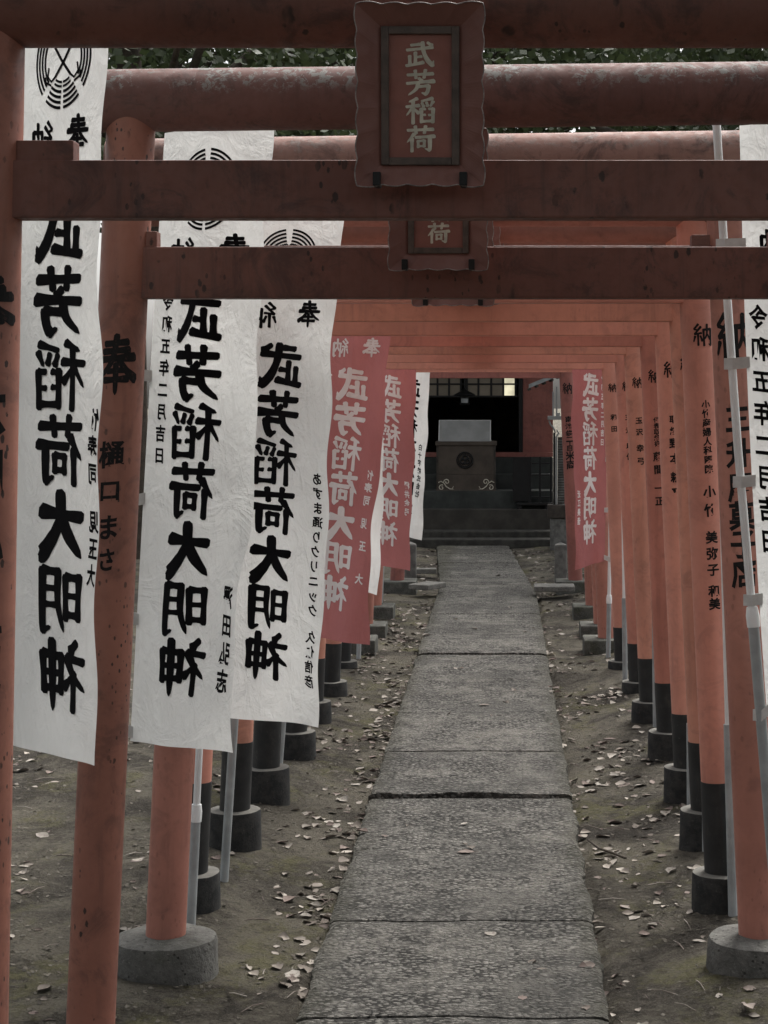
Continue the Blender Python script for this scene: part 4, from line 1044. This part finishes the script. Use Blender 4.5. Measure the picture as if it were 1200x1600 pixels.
# ------------------------------------------------------------------ fallen leaves
def leaf_mesh(seed):
    rr = random.Random(seed); mb = MB(); n = 7
    wid = [.04, .55, .85, 1.0, .82, .5, .02]; curl = rr.uniform(.05, .75); twist = rr.uniform(-.8, .8); asp = rr.uniform(.24, .46); bend_ = rr.uniform(-.25, .25); lob = rr.uniform(.0, .35)
    vs = []
    for i in range(n):
        t = i / (n - 1); x = t - .5
        for s in (-1, -.5, 0, .5, 1):
            w_ = wid[i] * asp * (1 + .3 * (rr.random() - .5) * (abs(s) == 1)) * (1 - lob * (i % 2) * (abs(s) == 1))
            z = curl * .28 * (s * s) * wid[i] + .35 * curl * (t - .5) ** 2 + twist * .2 * s * (t - .5)
            vs.append(Vector((x, s * w_ + bend_ * (t - .5) ** 2 * 1.6, z + .02)))
    fs = [(i*5+j, i*5+j+1, (i+1)*5+j+1, (i+1)*5+j) for i in range(n-1) for j in range(4)]
    mb.add(vs, fs, True)
    mb.tube([vs[2] + Vector((.01, 0, 0)), vs[2] + Vector((-.14, 0, .02)), vs[2] + Vector((-.26, rr.uniform(-.08, .08), .0))], [.013, .011, .008], 5)
    return mb
protos = []
kinds = ['flat pale', 'curled tan', 'folded brown', 'broad pale', 'narrow curled', 'crumpled brown', 'long tan', 'rolled pinkish brown']
rl = random.Random(77)
def scatter(n, dens, ymin, ymax):
    out = []
    while len(out) < n:
        y = ymin * (ymax / ymin) ** rl.random() if rl.random() < .8 else rl.uniform(ymin, ymax)
        x = rl.uniform(-2.6, 1.25); l, r = path_x(y)
        if rl.random() < dens(x, y, l, r): out.append((x, y))
    return out
def dens(x, y, l, r):
    if l < x < r: return .035
    d = l - x if x < l else x - r
    if x < l: k = .22 + .9 * math.exp(-d / .16) + (.7 * math.exp(-d / .4) if 10 < y < 17 else 0)
    else: k = .4 + .35 * math.exp(-d / .12)
    k *= .12 + 1.9 * max(0, noise.noise(Vector((x * 2.6, y * 1.5, 9))) + .12)
    k *= min(1, .42 + .58 * max(0, (y - 6) / 4))
    return min(1, k)
lm_ = [leaf_mesh(100 + i) for i in range(8)]
pts = scatter(300, dens, 5.3, 15)
first = {}
for i, (x, y) in enumerate(pts):
    k = i % 8; l, r = path_x(y); on = l < x < r
    place = 'on the concrete path' if on else ('on the soil left of the path' if x < l else 'on the soil right of the path')
    lab = f'{kinds[k]} fallen leaf lying {place}'
    if k not in first: o = obj('fallen_leaf', lm_[k], M['leaf']); first[k] = o
    else: o = first[k].copy(); COL.objects.link(o)
    tag(o, lab, 'leaf', 'fallen leaves ' + place)
    sz = rl.uniform(.032, .074)
    o.scale = (sz, sz, sz); o.location = (x, y, (ZP if on else soil_z(x, y)) + .002)
    o.rotation_euler = (rl.uniform(-.25, .25) if not on else 0, rl.uniform(-.2, .2) if not on else 0, rl.uniform(0, 6.28))
lit = MB()
for (x, y) in scatter(2600, lambda x, y, l, r: (.006 if l < x < r else dens(x, y, l, r)), 5.2, 23):
    src = lm_[rl.randrange(8)]; sz = rl.uniform(.02, .06); l, r = path_x(y)
    mt = Matrix.Translation((x, y, (ZP if l < x < r else soil_z(x, y)) + .001)) @ Matrix.Rotation(rl.uniform(0, 6.28), 4, 'Z') @ Matrix.Rotation(rl.uniform(-.5, .5), 4, 'X') @ Matrix.Scale(sz, 4)
    lit.add([mt @ v for v in src.v[:35]], src.f[:24], True)
crumb = MB()
for (x, y) in scatter(6500, lambda x, y, l, r: 0 if l < x < r else .5 + noise.noise(Vector((x * 3, y * 2, 3))), 5.2, 12):
    sz = rl.uniform(.004, .013); z = soil_z(x, y); an = rl.uniform(0, 6.28); c_, s_ = math.cos(an) * sz, math.sin(an) * sz; e = rl.uniform(.3, .8); t_ = rl.uniform(.0, .6) * sz
    crumb.add([(x - c_, y - s_, z + .001), (x + s_ * e, y - c_ * e, z + .001 + t_), (x + c_, y + s_, z + .002 + t_), (x - s_ * e, y + c_ * e, z + .002)], [(0, 1, 2, 3)])
for c in range(240):   # small twigs and crumbs
    x, y = scatter(1, lambda x, y, l, r: 0 if l < x < r else .6, 5.2, 12)[0]; z = soil_z(x, y) + .004; an = rl.uniform(0, 6.28); L_ = rl.uniform(.02, .12)
    dv = Vector((math.cos(an), math.sin(an), 0)) * L_
    lit.tube([Vector((x, y, z)), Vector((x, y, z)) + dv * .5 + Vector((0, 0, .006)), Vector((x, y, z)) + dv], [.002, .0018, .001], 5)
M['crumb'] = plain('soil_crumbs', (.085, .076, .062), .95, .15, .6, 25, .1)
tag(obj('soil_crumbs', crumb, M['crumb']), 'loose crumbs of soil and grit beside the path', 'soil', None, 'stuff')
tag(obj('leaf_litter', lit, M['litter']), 'scattered small dry leaves and twigs on the soil', 'leaf litter', None, 'stuff')
# a bare twig right of the path
tg = MB(); tg.tube([P(918, 1312, 7.72), P(935, 1325, 7.6), P(958, 1333, 7.52), P(978, 1341, 7.46)], [.003, .005, .006, .005], 8)
for v in tg.v: v.z = max(v.z, soil_z(v.x, v.y) + .003)
tag(obj('twig', tg, M['bark']), 'bare curved twig on the soil right of the path', 'twig')

bpy.data.objects.remove(_to); bpy.data.curves.remove(_tc)
